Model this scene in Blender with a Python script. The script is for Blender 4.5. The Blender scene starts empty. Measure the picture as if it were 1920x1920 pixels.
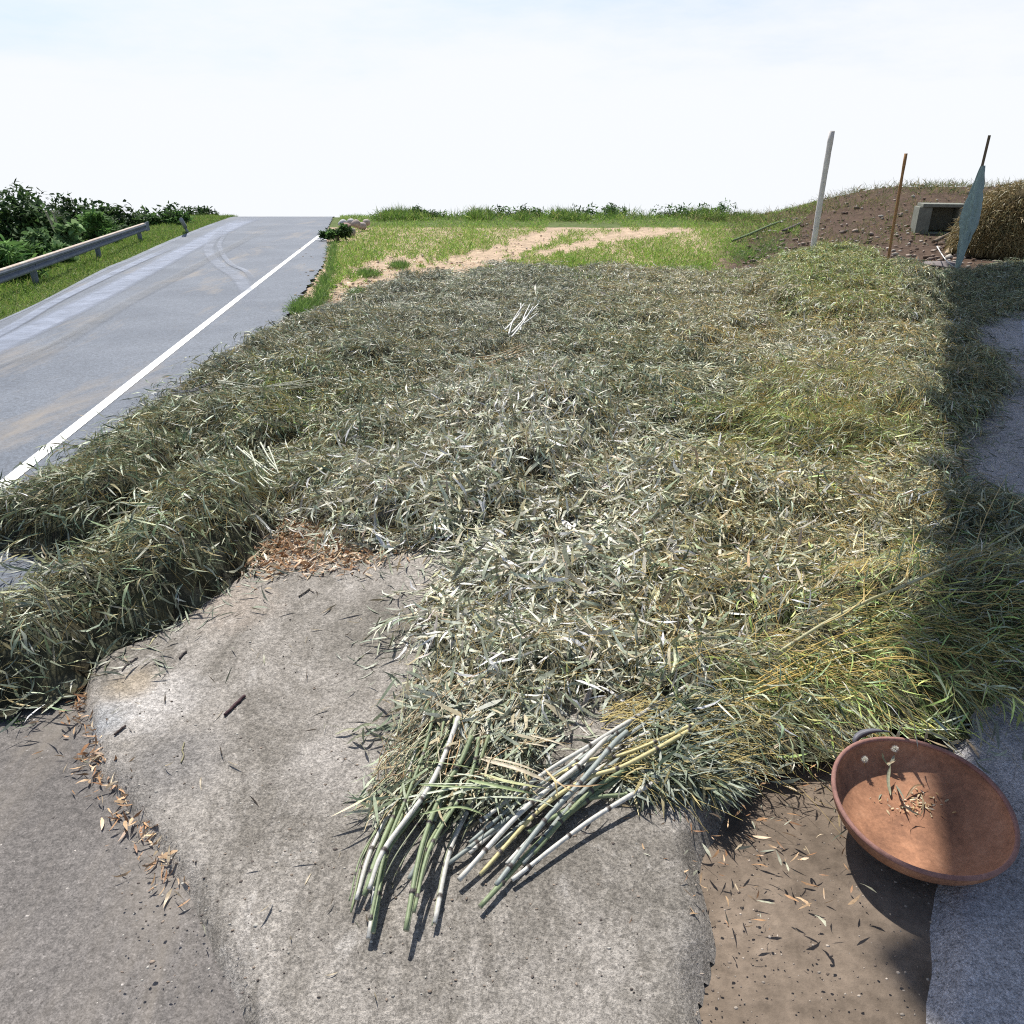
import bpy, bmesh, math, random
import numpy as np
from mathutils import Vector, Matrix
R = math.radians
rng = np.random.default_rng(7); random.seed(7)
SC = bpy.context.scene; COL = SC.collection
# ------------------------------------------------------------------ camera, sky, sun, exposure
H0, TH, F, CX = 2.0, R(24.5), 1450.0, 960.0
cd = bpy.data.cameras.new('camera'); cam = bpy.data.objects.new('camera', cd); COL.objects.link(cam)
cam.location = (0, 0, H0); cam.rotation_euler = (R(90) - TH, 0, 0)
cd.sensor_width = 36; cd.lens = 36 * F / 1920; cd.clip_start = 0.05; cd.clip_end = 3000
SC.camera = cam
ELEV, AZ = R(58), R(-20)                   # sun ahead of the camera, a touch to the left
w = bpy.data.worlds.new('World'); SC.world = w; w.use_nodes = True
nt = w.node_tree; nt.nodes.clear()
tc = nt.nodes.new('ShaderNodeTexCoord'); sx = nt.nodes.new('ShaderNodeSeparateXYZ'); mx = nt.nodes.new('ShaderNodeMath'); mx.operation = 'MAXIMUM'; mx.inputs[1].default_value = 0.16
cb = nt.nodes.new('ShaderNodeCombineXYZ'); sky = nt.nodes.new('ShaderNodeTexSky'); sky.sky_type = 'NISHITA'; sky.sun_disc = False
sky.sun_elevation = ELEV; sky.sun_rotation = AZ; sky.air_density = 1.0; sky.dust_density = 1.6; sky.ozone_density = 1.0; sky.altitude = 300
bg = nt.nodes.new('ShaderNodeBackground'); bg.inputs[1].default_value = 0.10; wo = nt.nodes.new('ShaderNodeOutputWorld')
L = nt.links.new
L(tc.outputs['Generated'], sx.inputs[0]); L(sx.outputs[0], cb.inputs[0]); L(sx.outputs[1], cb.inputs[1]); L(sx.outputs[2], mx.inputs[0]); L(mx.outputs[0], cb.inputs[2])
L(cb.outputs[0], sky.inputs[0])
# bright thin cloud and haze low over the valley
cn = nt.nodes.new('ShaderNodeTexNoise'); cn.inputs['Scale'].default_value = 3.5; cn.inputs['Detail'].default_value = 7; cn.inputs['Roughness'].default_value = .6
cm = nt.nodes.new('ShaderNodeMapping'); cm.inputs['Scale'].default_value = (1, 1, 4); L(tc.outputs['Generated'], cm.inputs[0]); L(cm.outputs[0], cn.inputs['Vector'])
cz = nt.nodes.new('ShaderNodeMath'); cz.operation = 'MULTIPLY_ADD'; L(cn.outputs[0], cz.inputs[0]); cz.inputs[1].default_value = -.30; L(sx.outputs[2], cz.inputs[2])
cr = nt.nodes.new('ShaderNodeMapRange'); cr.inputs[1].default_value = -.09; cr.inputs[2].default_value = .13; cr.inputs[3].default_value = 1; cr.inputs[4].default_value = 0; cr.interpolation_type = 'SMOOTHSTEP'; L(cz.outputs[0], cr.inputs[0])
cx = nt.nodes.new('ShaderNodeMix'); cx.data_type = 'RGBA'; cx.inputs[7].default_value = (6.9, 7.1, 7.4, 1); L(cr.outputs[0], cx.inputs[0]); L(sky.outputs[0], cx.inputs[6]); L(cx.outputs[2], bg.inputs[0])
L(bg.outputs[0], wo.inputs[0])
sd = bpy.data.lights.new('sun', 'SUN'); sd.energy = 4.6; sd.angle = R(0.9); sd.color = (1.0, 0.955, 0.88)
sun = bpy.data.objects.new('sun', sd); COL.objects.link(sun)
sv = Vector((math.sin(AZ) * math.cos(ELEV), math.cos(AZ) * math.cos(ELEV), math.sin(ELEV)))
sun.rotation_euler = sv.to_track_quat('Z', 'Y').to_euler(); sun.location = (0, 0, 20)
SC.view_settings.view_transform = 'Standard'; SC.view_settings.look = 'None'; SC.view_settings.gamma = 1
SC.view_settings.exposure = 0.46
SC.render.engine = 'CYCLES'; SC.cycles.use_denoising = False; SC.cycles.filter_width = 1.1; SC.cycles.max_bounces = 6; SC.cycles.transparent_max_bounces = 8
# ------------------------------------------------------------------ helpers
ct, st = math.cos(TH), math.sin(TH)
def G(u, v, z=0.0):
    """world point at height z seen at photo pixel (u, v)"""
    dx = (u - CX) / F; dy = (v - 960.0) / F
    d = np.array([dx, ct - dy * st, -st - dy * ct]); t = (z - H0) / d[2]
    return Vector((d[0] * t, d[1] * t, z))
def PX(x, y, z=0.0):
    zz = y * ct + (H0 - z) * st
    return CX + F * x / zz, 960 + F * ((H0 - z) * ct - y * st) / zz
def tag(o, label=None, cat=None, group=None, kind=None):
    if label: o['label'] = label
    if cat: o['category'] = cat
    if group: o['group'] = group
    if kind: o['kind'] = kind
    return o
def empty(name, loc, label, cat, group=None):
    o = bpy.data.objects.new(name, None); COL.objects.link(o); o.location = loc; o.empty_display_size = .1
    return tag(o, label, cat, group)
def mesh_np(name, V, T, mat, col=None, parent=None, smooth=False):
    V = np.asarray(V, np.float32).reshape(-1, 3); T = np.asarray(T, np.int32); k = T.shape[1]
    if parent is not None: V = V - np.array(parent.location, np.float32)
    me = bpy.data.meshes.new(name); me.vertices.add(len(V)); me.vertices.foreach_set('co', V.ravel())
    me.loops.add(T.size); me.loops.foreach_set('vertex_index', T.ravel())
    me.polygons.add(len(T)); me.polygons.foreach_set('loop_start', np.arange(0, T.size, k, dtype=np.int32))
    me.update(calc_edges=True)
    if smooth: me.polygons.foreach_set('use_smooth', np.ones(len(T), bool))
    if col is not None:
        c = np.ones((len(V), 4), np.float32); c[:, :3] = col
        a = me.color_attributes.new('Col', 'FLOAT_COLOR', 'POINT'); a.data.foreach_set('color', c.ravel())
    me.materials.append(mat)
    o = bpy.data.objects.new(name, me); COL.objects.link(o)
    if parent is not None: o.parent = parent
    return o
def from_bm(name, bm, mat, parent=None, smooth=False):
    if parent is not None: bmesh.ops.translate(bm, vec=-Vector(parent.location), verts=bm.verts)
    me = bpy.data.meshes.new(name); bm.to_mesh(me); bm.free(); me.materials.append(mat)
    if smooth:
        for p in me.polygons: p.use_smooth = True
    o = bpy.data.objects.new(name, me); COL.objects.link(o)
    if parent is not None: o.parent = parent
    return o
def box_bm(c, s, rz=0, bev=0.0, tilt=(0, 0)):
    bm = bmesh.new(); bmesh.ops.create_cube(bm, size=1)
    bmesh.ops.scale(bm, vec=s, verts=bm.verts)
    if bev: bmesh.ops.bevel(bm, geom=bm.edges[:], offset=bev, segments=2, affect='EDGES', profile=.6)
    bmesh.ops.transform(bm, matrix=Matrix.Translation(c) @ Matrix.Rotation(rz, 4, 'Z') @ Matrix.Rotation(tilt[0], 4, 'X') @ Matrix.Rotation(tilt[1], 4, 'Y'), verts=bm.verts)
    return bm
def spline(pts, n):
    """Catmull-Rom through pts"""
    p = np.array([tuple(q) for q in pts], float)
    p = np.vstack([2 * p[0] - p[1], p, 2 * p[-1] - p[-2]])
    out = []
    for t in np.linspace(0, len(p) - 3 - 1e-6, n):
        i = int(t); f = t - i; a, b, c, d = p[i], p[i + 1], p[i + 2], p[i + 3]
        out.append(.5 * ((2 * b) + (c - a) * f + (2 * a - 5 * b + 4 * c - d) * f * f + (3 * b - a - 3 * c + d) * f ** 3))
    return np.array(out)
def tube(path, rad, sides=8, cap=True):
    """arrays for a tube along path (n,3) with radius per point"""
    path = np.asarray(path, float); n = len(path); rad = np.broadcast_to(rad, (n,))
    tg = np.gradient(path, axis=0); tg /= np.linalg.norm(tg, axis=1)[:, None] + 1e-9
    ref = np.array([0, 0, 1.]) if abs(tg[:, 2]).mean() < .8 else np.array([1., 0, 0])
    s = np.cross(tg, ref); s /= np.linalg.norm(s, axis=1)[:, None] + 1e-9; u = np.cross(s, tg)
    a = np.linspace(0, 2 * np.pi, sides, endpoint=False)
    V = path[:, None] + rad[:, None, None] * (np.cos(a)[None, :, None] * s[:, None] + np.sin(a)[None, :, None] * u[:, None])
    V = V.reshape(-1, 3); T = []
    for i in range(n - 1):
        for j in range(sides):
            k = (j + 1) % sides; A, B, C_, D = i * sides + j, i * sides + k, (i + 1) * sides + k, (i + 1) * sides + j
            T += [(A, B, C_), (A, C_, D)]
    if cap:
        V = np.vstack([V, path[0], path[-1]])
        for j in range(sides):
            k = (j + 1) % sides; T += [(n * sides, k, j), (n * sides + 1, (n - 1) * sides + j, (n - 1) * sides + k)]
    return V, np.array(T)
# ------------------------------------------------------------------ materials
def mat(name, rough=.7, spec=.3):
    m = bpy.data.materials.new(name); m.use_nodes = True; n = m.node_tree
    b = n.nodes['Principled BSDF']; b.inputs['Roughness'].default_value = rough; b.inputs['Specular IOR Level'].default_value = spec
    return m, n, b, n.links.new
def noise(n, scale, detail=4, rough=.6, vec=None, dist=0):
    t = n.nodes.new('ShaderNodeTexNoise'); t.inputs['Scale'].default_value = scale; t.inputs['Detail'].default_value = detail
    t.inputs['Roughness'].default_value = rough; t.inputs['Distortion'].default_value = dist
    if vec is not None: n.links.new(vec, t.inputs['Vector'])
    return t
def ramp(n, src, stops):
    r = n.nodes.new('ShaderNodeValToRGB'); e = r.color_ramp.elements
    while len(e) < len(stops): e.new(.5)
    for x, (p, c) in zip(e, stops): x.position = p; x.color = (*c, 1) if len(c) == 3 else c
    n.links.new(src, r.inputs[0]); return r
def mixc(n, a, b, f=None, mode='MIX', fac=.5):
    m = n.nodes.new('ShaderNodeMix'); m.data_type = 'RGBA'; m.blend_type = mode; m.inputs[0].default_value = fac
    for s, i in ((a, 6), (b, 7)):
        if isinstance(s, tuple): m.inputs[i].default_value = (*s, 1)
        else: n.links.new(s, m.inputs[i])
    if f is not None: n.links.new(f, m.inputs[0])
    return m.outputs[2]
def bump(n, b, src, strength=.3, dist=.01):
    u = n.nodes.new('ShaderNodeBump'); u.inputs['Strength'].default_value = strength; u.inputs['Distance'].default_value = dist
    n.links.new(src, u.inputs['Height']); n.links.new(u.outputs[0], b.inputs['Normal'])
def coords(n, scale=(1, 1, 1), rz=0, out='Object'):
    t = n.nodes.new('ShaderNodeTexCoord'); m = n.nodes.new('ShaderNodeMapping'); m.inputs['Scale'].default_value = scale; m.inputs['Rotation'].default_value = (0, 0, rz)
    n.links.new(t.outputs[out], m.inputs[0]); return m.outputs[0]
def leafy(name, rough=.5, spec=.35, trans=.3, var=.25):
    m, n, b, l = mat(name, rough, spec)
    a = n.nodes.new('ShaderNodeAttribute'); a.attribute_name = 'Col'
    t = n.nodes.new('ShaderNodeBsdfTranslucent'); s = n.nodes.new('ShaderNodeMixShader'); s.inputs[0].default_value = trans
    nz = noise(n, 90, 3, vec=coords(n)); rp = ramp(n, nz.outputs[0], [(.3, (1 - var,) * 3), (.7, (1 + var * .4,) * 3)])
    c = mixc(n, a.outputs['Color'], rp.outputs[0], mode='MULTIPLY', fac=1)
    l(c, b.inputs['Base Color']); l(c, t.inputs[0]); l(b.outputs[0], s.inputs[1]); l(t.outputs[0], s.inputs[2])
    l(s.outputs[0], n.nodes['Material Output'].inputs[0]); return m
def vcol(name, rough=.8, spec=.2, bs=60, bstr=.4, var=.3):
    m, n, b, l = mat(name, rough, spec); a = n.nodes.new('ShaderNodeAttribute'); a.attribute_name = 'Col'
    nz = noise(n, bs, 6, .7, vec=coords(n)); rp = ramp(n, nz.outputs[0], [(.3, (1 - var,) * 3), (.7, (1 + var,) * 3)])
    l(mixc(n, a.outputs['Color'], rp.outputs[0], mode='MULTIPLY', fac=1), b.inputs['Base Color']); bump(n, b, nz.outputs[0], bstr, .01); return m
M_LEAF = leafy('dried_bamboo_leaf', .47, .38, .10, .32)
M_TWIG = vcol('bamboo_twig', .55, .3, 60, .1, .15)
M_CULM = vcol('bamboo_culm', .5, .35, 70, .12, .22)
M_BED = vcol('shade_dark_litter', .9, .1, 45, .8, .45)
M_GRASS = leafy('grass_blade', .55, .25, .4, .15)
M_TREE = leafy('tree_leaf', .7, .12, .3, .2)
M_GROUND = vcol('soil', .95, .1, 14, .8, .35)
M_WOOD = vcol('weathered_wood', .8, .2, 40, .5, .35)
M_STONE = vcol('stone', .85, .2, 25, .5, .3)
def asphalt(name, c0, c1, rough, grain=.3, tan=(.23, .20, .165)):
    m, n, b, l = mat(name, rough, .45); v = coords(n)
    big = noise(n, .7, 5, .6, v, .5); r1 = ramp(n, big.outputs[0], [(.35, c0), (.65, c1)])
    fine = noise(n, 160, 3, .8, v); rf = ramp(n, fine.outputs[0], [(.32, (1 - grain,) * 3), (.5, (1, 1, 1)), (.68, (1 + grain,) * 3)])
    med = noise(n, 34, 5, .85, v); rm = ramp(n, med.outputs[0], [(.32, (.55,) * 3), (.68, (1.5,) * 3)])
    vor = n.nodes.new('ShaderNodeTexVoronoi'); vor.inputs['Scale'].default_value = 55; l(v, vor.inputs['Vector'])
    rv = ramp(n, vor.outputs['Distance'], [(.10, (1.45,) * 3), (.22, (1, 1, 1))])
    tn = noise(n, 1.3, 6, .7, coords(n, (1, .25, 1), R(-14)), .4); rt = ramp(n, tn.outputs[0], [(.54, (0, 0, 0)), (.72, (.75,) * 3)])
    c = mixc(n, r1.outputs[0], rf.outputs[0], mode='MULTIPLY', fac=1); c = mixc(n, c, rm.outputs[0], mode='MULTIPLY', fac=1)
    c = mixc(n, c, rv.outputs[0], mode='MULTIPLY', fac=1); c = mixc(n, c, tan, rt.outputs[0])
    l(c, b.inputs['Base Color']); bump(n, b, fine.outputs[0], .35, .004); return m
M_ROAD = asphalt('worn_asphalt', (.085, .101, .128), (.120, .138, .168), .75)
M_APRON = asphalt('old_apron_asphalt', (.105, .096, .09), (.165, .152, .142), .85, .5)
def concrete(name, dark, light, pale, rough=.85, pl=(.55, .68), spots=()):
    m, n, b, l = mat(name, rough, .25); v = coords(n); vs = coords(n, (1, .45, 1), R(-35))
    a = noise(n, 2.1, 10, .78, vs, .5); r1 = ramp(n, a.outputs[0], [(.43, dark), (.56, light)])
    p = noise(n, 3.2, 10, .8, vs, .3); rp = ramp(n, p.outputs[0], [(pl[0], (0, 0, 0)), (pl[1], (1, 1, 1))])
    c = mixc(n, r1.outputs[0], pale, rp.outputs[0])
    for (sx_, sy_, rad_, cc_, am_) in spots:
        ge = n.nodes.new('ShaderNodeVectorMath'); ge.operation = 'DISTANCE'; l(n.nodes['Texture Coordinate'].outputs['Object'], ge.inputs[0]); ge.inputs[1].default_value = (sx_, sy_, .035)
        dn = noise(n, 6, 10, .85, v); ma = n.nodes.new('ShaderNodeMath'); ma.operation = 'MULTIPLY_ADD'; l(dn.outputs[0], ma.inputs[0]); ma.inputs[1].default_value = rad_ * 1.6; l(ge.outputs['Value'], ma.inputs[2])
        rr_ = ramp(n, ma.outputs[0], [(rad_ * 1.15, (am_,) * 3), (rad_ * 1.75, (0, 0, 0))]); c = mixc(n, c, cc_, rr_.outputs[0])
    f = noise(n, 130, 4, .8, v); rf = ramp(n, f.outputs[0], [(.36, (.5,) * 3), (.5, (1,) * 3), (.64, (1.5,) * 3)])
    c = mixc(n, c, rf.outputs[0], mode='MULTIPLY', fac=1)
    g = noise(n, 38, 6, .85, v); rg = ramp(n, g.outputs[0], [(.36, (.66,) * 3), (.64, (1.35,) * 3)])
    c = mixc(n, c, rg.outputs[0], mode='MULTIPLY', fac=1)
    l(c, b.inputs['Base Color']); ad = n.nodes.new('ShaderNodeMath'); ad.operation = 'ADD'; l(f.outputs[0], ad.inputs[0]); l(g.outputs[0], ad.inputs[1])
    bump(n, b, ad.outputs[0], .8, .008); return m
M_SLAB = concrete('rough_concrete', (.20, .183, .16), (.33, .305, .275), (.46, .435, .405), spots=[(*G(290, 1335)[:2], .26, (.50, .475, .45), .8), (*G(255, 1300)[:2], .14, (.35, .28, .19), .6), (*G(200, 1370)[:2], .13, (.36, .375, .39), .7), (*G(430, 1150)[:2], .3, (.33, .27, .22), .5), (*G(700, 1200)[:2], .42, (.125, .115, .095), .45), (*G(330, 1450)[:2], .25, (.15, .145, .145), .55), (*G(660, 1460)[:2], .3, (.38, .355, .33), .6)])
M_FLOOR = concrete('smooth_concrete', (.36, .35, .36), (.46, .445, .455), (.52, .51, .52), .7, (.6, .85))
def painted(name, col, rough=.6, chip=(.2, .21, .24), lo=.62, hi=.68, sc=30):
    m, n, b, l = mat(name, rough, .4); z = noise(n, sc, 6, .75, coords(n)); r = ramp(n, z.outputs[0], [(lo, (0, 0, 0)), (hi, (1, 1, 1))])
    l(mixc(n, col, chip, r.outputs[0]), b.inputs['Base Color']); bump(n, b, z.outputs[0], .2, .004); return m
M_PAINT = painted('road_paint', (.80, .80, .77))
def dust(name, col, amt, sc=(1, 1, 1), rough=.6):
    m, n, b, l = mat(name, rough, .5); b.inputs['Base Color'].default_value = (*col, 1)
    z = noise(n, 2.2, 7, .7, coords(n, sc)); r = ramp(n, z.outputs[0], [(.25, (amt * .35,) * 3), (.65, (amt,) * 3)])
    t = n.nodes.new('ShaderNodeBsdfTransparent'); s = n.nodes.new('ShaderNodeMixShader')
    a = n.nodes.new('ShaderNodeAttribute'); a.attribute_name = 'Col'
    mu = n.nodes.new('ShaderNodeMath'); mu.operation = 'MULTIPLY'; l(r.outputs[0], mu.inputs[0]); l(a.outputs['Fac'], mu.inputs[1])
    l(mu.outputs[0], s.inputs[0]); l(t.outputs[0], s.inputs[1]); l(b.outputs[0], s.inputs[2]); l(s.outputs[0], n.nodes['Material Output'].inputs[0]); return m
M_PALESTRIP = dust('pale_road_strip', (.26, .30, .39), .8, rough=.5)  # paler, bluish and smoother strip along the road
M_TYRE = dust('pale_tyre_mark', (.22, .25, .31), .7)
M_DUSTY = dust('dusty_streak', (.20, .20, .195), .28)
def rusty(name, a, c, d):
    m, n, b, l = mat(name, .75, .3); v = coords(n)
    z = noise(n, 5, 8, .7, v, .4); r = ramp(n, z.outputs[0], [(.3, a), (.55, c), (.75, d)])
    f = noise(n, 70, 5, .75, v); rf = ramp(n, f.outputs[0], [(.3, (.7,) * 3), (.7, (1.15,) * 3)])
    l(mixc(n, r.outputs[0], rf.outputs[0], mode='MULTIPLY', fac=1), b.inputs['Base Color']); bump(n, b, f.outputs[0], .35, .003); return m
M_RUST = rusty('rusted_iron', (.16, .08, .05), (.40, .20, .115), (.52, .29, .18))
M_RIM = rusty('rusted_rim', (.20, .10, .085), (.32, .17, .14), (.40, .23, .19))
M_STEEL = rusty('shaded_galvanised_steel', (.12, .14, .17), (.17, .19, .22), (.23, .24, .26))  # steel darkened so the colour carries the shade on the rail face
M_RAILTOP = rusty('sunlit_rusted_rail_top', (.42, .27, .20), (.55, .48, .40), (.62, .58, .5))  # rust, plus a paler tone that paints sunlight on the top flange
def flat(name, c, rough=.8, v=.2, sc=20):
    m, n, b, l = mat(name, rough, .3); z = noise(n, sc, 5, .7, coords(n)); r = ramp(n, z.outputs[0], [(.3, tuple(x * (1 - v) for x in c)), (.7, tuple(min(1, x * (1 + v)) for x in c))])
    l(r.outputs[0], b.inputs['Base Color']); bump(n, b, z.outputs[0], .3, .004); return m
# ------------------------------------------------------------------ raster fields over the yard (2.5 cm cells)
GX0, GX1, GY0, GY1, DS = -5.0, 11.0, 0.6, 17.6, 0.03
gx = np.arange(GX0, GX1, DS); gy = np.arange(GY0, GY1, DS); XX, YY = np.meshgrid(gx, gy)
UU, VV = PX(XX, YY)
def inpoly(x, y, poly):
    ins = np.zeros(x.shape, bool); n = len(poly)
    for i in range(n):
        x1, y1 = poly[i]; x2, y2 = poly[(i + 1) % n]
        if y1 == y2: continue
        c = ((y1 > y) != (y2 > y)) & (x < (x2 - x1) * (y - y1) / (y2 - y1) + x1); ins ^= c
    return ins
def blur(a, r):
    k = max(1, int(r / DS))
    for _ in range(2):
        for ax in (0, 1):
            p = [(0, 0), (0, 0)]; p[ax] = (k + 1, k); q = np.cumsum(np.pad(a, p, mode='edge'), axis=ax)
            a = (np.take(q, range(2 * k + 1, q.shape[ax]), axis=ax) - np.take(q, range(0, q.shape[ax] - 2 * k - 1), axis=ax)) / (2 * k + 1)
    return a
def nfield(r):
    a = blur(rng.standard_normal(XX.shape), r); return a / a.std()
def samp(A, x, y):
    fx = np.clip((x - GX0) / DS, 0, A.shape[1] - 1.01); fy = np.clip((y - GY0) / DS, 0, A.shape[0] - 1.01)
    i = fx.astype(int); j = fy.astype(int); a = fx - i; b = fy - j
    return (A[j, i] * (1 - a) + A[j, i + 1] * a) * (1 - b) + (A[j + 1, i] * (1 - a) + A[j + 1, i + 1] * a) * b
N1, N2, N3 = nfield(.30), nfield(.12), nfield(.06)
# warp pixel lookups a little so that hand-drawn outlines get ragged
WU = UU + N2 * 7 + N3 * 4; WV = VV + nfield(.12) * 6
# outlines in photo pixels of what lies on the yard
OUT = [(-400, 1320), (60, 1335), (150, 1300), (205, 1240), (330, 1185), (440, 1115), (485, 1065), (520, 1010), (600, 1000), (625, 1040), (720, 1060), (800, 1050), (850, 1070), (805, 1120),
       (780, 1180), (800, 1260), (800, 1330), (850, 1400), (960, 1420), (1030, 1400), (1085, 1345), (1180, 1335), (1230, 1400), (1330, 1440), (1420, 1445), (1500, 1425), (1560, 1425), (1640, 1395),
       (1750, 1385), (1830, 1350), (1920, 1335), (2150, 1330), (2100, 985), (1960, 965), (1860, 955), (1810, 900), (1815, 830), (1860, 780), (1900, 740), (1875, 670), (1820, 640), (1850, 610), (1930, 590),
       (2050, 560), (2050, 520), (1900, 500), (1800, 508), (1690, 535), (1640, 500), (1560, 484), (1480, 497), (1400, 525), (1300, 517), (1180, 512), (1000, 512), (900, 508), (800, 530), (700, 546),
       (620, 592), (550, 625), (465, 672), (425, 705), (350, 742), (305, 765), (225, 825), (180, 890), (130, 925), (50, 968), (-400, 1020)]
GAP = [(-400, 1022), (20, 1022), (90, 1038), (180, 1045), (330, 972), (350, 985), (240, 1080), (110, 1155), (0, 1200), (-60, 1215), (-400, 1300)]
HOLE = [(1010, 1440), (1090, 1350), (1120, 1375), (1060, 1450)]
BUN = {
 'front_row': [(-400, 1240), (0, 1190), (110, 1150), (220, 1095), (320, 1025), (400, 960), (480, 925), (505, 990), (485, 1065), (440, 1115), (330, 1185), (205, 1240), (150, 1300), (60, 1335), (-400, 1320)],
 'second_row': [(-400, 1020), (50, 965), (130, 922), (205, 895), (330, 885), (385, 915), (300, 975), (215, 1025), (140, 1050), (40, 1030), (-400, 1030)],
 'third_row': [(140, 862), (200, 790), (280, 738), (420, 728), (560, 745), (570, 830), (450, 878), (400, 915), (335, 862), (210, 855)],
 'fourth_row': [(320, 722), (440, 655), (530, 615), (640, 600), (760, 640), (740, 690), (600, 735), (430, 728)],
 'silver_row': [(590, 1000), (500, 940), (600, 880), (760, 800), (960, 730), (1120, 740), (1150, 830), (1000, 920), (880, 1010), (800, 1050), (720, 1060), (625, 1040)],
 'green_top': [(1340, 810), (1420, 740), (1560, 715), (1730, 740), (1770, 820), (1690, 860), (1520, 880), (1400, 870)],
 'yellow_row': [(1240, 1330), (1320, 1265), (1450, 1200), (1600, 1140), (1780, 1100), (2150, 1080), (2150, 1330), (1920, 1335), (1830, 1350), (1750, 1385), (1640, 1395), (1560, 1425), (1420, 1445), (1300, 1440)],
 'post_heap': [(1400, 560), (1480, 497), (1560, 484), (1640, 500), (1760, 560), (1720, 620), (1500, 620)],
}
m_out = (inpoly(WU, WV, OUT) & ~inpoly(WU, WV, GAP) & ~inpoly(WU, WV, HOLE)).astype(float)
SOFT = np.clip(blur(m_out, .05), 0, 1)
core = blur(m_out, .14)
Hm = .09 * np.clip(core * 1.7 - .6, 0, 1) ** .7
own = {}; taken = np.zeros(XX.shape, bool)
BH = {'front_row': (.25, .20), 'second_row': (.18, .14), 'third_row': (.10, .2), 'fourth_row': (.12, .3), 'silver_row': (.14, .25), 'green_top': (.09, .25), 'yellow_row': (.12, .2), 'post_heap': (.26, .45)}
for k, p in BUN.items():
    m = inpoly(WU, WV, p) & ~taken & (m_out > 0); taken |= m; own[k] = m
    h, r = BH[k]; b = blur(m.astype(float), r * .6); Hm += h * np.clip(b * 1.5 - .35, 0, 1) ** .75 * core
own['field'] = ~taken
Hm += core * (.045 * N1 + .028 * N2 + .012 * N3) * np.clip(Hm / .12, 0, 1)
# long ridges across the field, as the bundles were laid side by side
HOLL = [(1360, 748, 55, 14, -.1), (352, 905, 45, 22, -.4), (515, 862, 50, 14, -.3), (930, 672, 50, 9, -.2), (1060, 1300, 70, 22, -.2), (740, 1015, 60, 14, 0), (1480, 1210, 60, 14, -.4), (1270, 1235, 60, 14, -.5),
 (905, 570, 40, 9, 0), (1150, 880, 45, 12, 0), (1380, 1045, 60, 12, -.3), (1240, 1140, 50, 13, .2), (990, 930, 45, 10, .3), (300, 950, 50, 12, -.45), (640, 790, 60, 9, -.15), (1010, 640, 60, 8, -.1), (1560, 1375, 90, 14, .1), (1760, 1310, 70, 12, -.1), (1030, 1385, 60, 16, 0), (760, 730, 60, 8, -.2), (1200, 620, 70, 8, -.1), (430, 790, 60, 8, -.2), (880, 1160, 26, 20, 0), (1640, 1060, 50, 12, -.4), (1330, 660, 50, 8, -.1), (1100, 1110, 45, 10, -.3)]
HD = np.zeros(XX.shape)
for a_, b_, c_, d_, s_ in HOLL:
    e_ = ((UU - a_) / c_) ** 2 + ((VV - b_ - s_ * (UU - a_)) / d_) ** 2 + N2 * .35; HD = np.maximum(HD, np.exp(-np.maximum(e_, 0) * 1.2))
Hm = Hm * (1 - .85 * HD) 
rid = np.sin((XX * .35 + YY * 1.0) * 5.2 + N1 * .9); Hm += core * .022 * rid * np.clip(Hm / .1, 0, 1)
hol = blur(inpoly(WU, WV, [(310, 955), (330, 890), (390, 880), (420, 915), (370, 940)]).astype(float), .08); Hm *= 1 - .8 * hol
Hm = np.clip(Hm, 0, 1); HG = Hm
GYd, GXd = np.gradient(HG, DS)
def HZ(x, y): return samp(HG, np.asarray(x, float), np.asarray(y, float))
# ------------------------------------------------------------------ ground
def smooth01(x): x = np.clip(x, 0, 1); return x * x * (3 - 2 * x)
def terrain(x, y):
    z = -np.maximum(0, y - 31) ** 2 * .02; z = np.where(y > 36, -.5 - (y - 36) * .2, z)
    z = z + 1.1 * smooth01((x - 7.5 - (y - 20) * .12) / 6) * smooth01((y - 20.5) / 11)
    s = -9.5 - (y - 10) * .12; d = np.maximum(0, s - x); return z - .45 * d * np.minimum(1, d / 3)
ga = np.concatenate([np.linspace(-300, -20, 24, endpoint=False), np.arange(-20, 20, .14), np.linspace(20, 300, 20)])
gb = np.concatenate([np.linspace(-40, 0, 8, endpoint=False), np.arange(0, 38, .14), np.linspace(38, 400, 24)])
AX, AY = np.meshgrid(ga, gb)
rr = np.random.default_rng(3); wob = (np.sin(AX * 3.1 + 1.3 * np.sin(AY * 2.3)) + np.sin(AY * 4.3 + AX * 1.7) + rr.standard_normal(AX.shape) * .8)
AZ_ = terrain(AX, AY) - .012 - .006 * (wob + 3)
au, av = PX(AX, np.maximum(AY, .3))
SAND = np.array([.50, .37, .27]); SOIL_SHADE = np.array([.085, .058, .042]); EARTH = np.array([.17, .135, .105]); GRN = np.array([.10, .13, .045])
gc = np.zeros(AX.shape + (3,)); gc[:] = GRN
def blend(mask, c): gc[:] = gc * (1 - mask[..., None]) + c * mask[..., None]
jit = rr.standard_normal(AX.shape) * 8
blend(((au > 520) & (av > 425) & (AX < 12)).astype(float) * .85, SAND * .95)
blend(smooth01((au + jit - 1330 - (av - 420) * -.5) / 90) * (av > 300) * (AX < 30), SOIL_SHADE)  # brown soil on the right, deepened to paint in the shade there
blend(smooth01((av + jit * .5 - 540) / 40), EARTH)
blend((AX < -6.2 - (AY - 9) * .13).astype(float), GRN)
gc *= (1 + .12 * rr.standard_normal(AX.shape))[..., None]; gc = np.clip(gc, .02, .6)
ny, nx = AX.shape; idx = np.arange(ny * nx).reshape(ny, nx)
Q = np.stack([idx[:-1, :-1], idx[:-1, 1:], idx[1:, 1:], idx[1:, :-1]], -1).reshape(-1, 4)
tag(mesh_np('ground', np.stack([AX, AY, AZ_], -1), Q, M_GROUND, gc.reshape(-1, 3), smooth=True), kind='structure')
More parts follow.
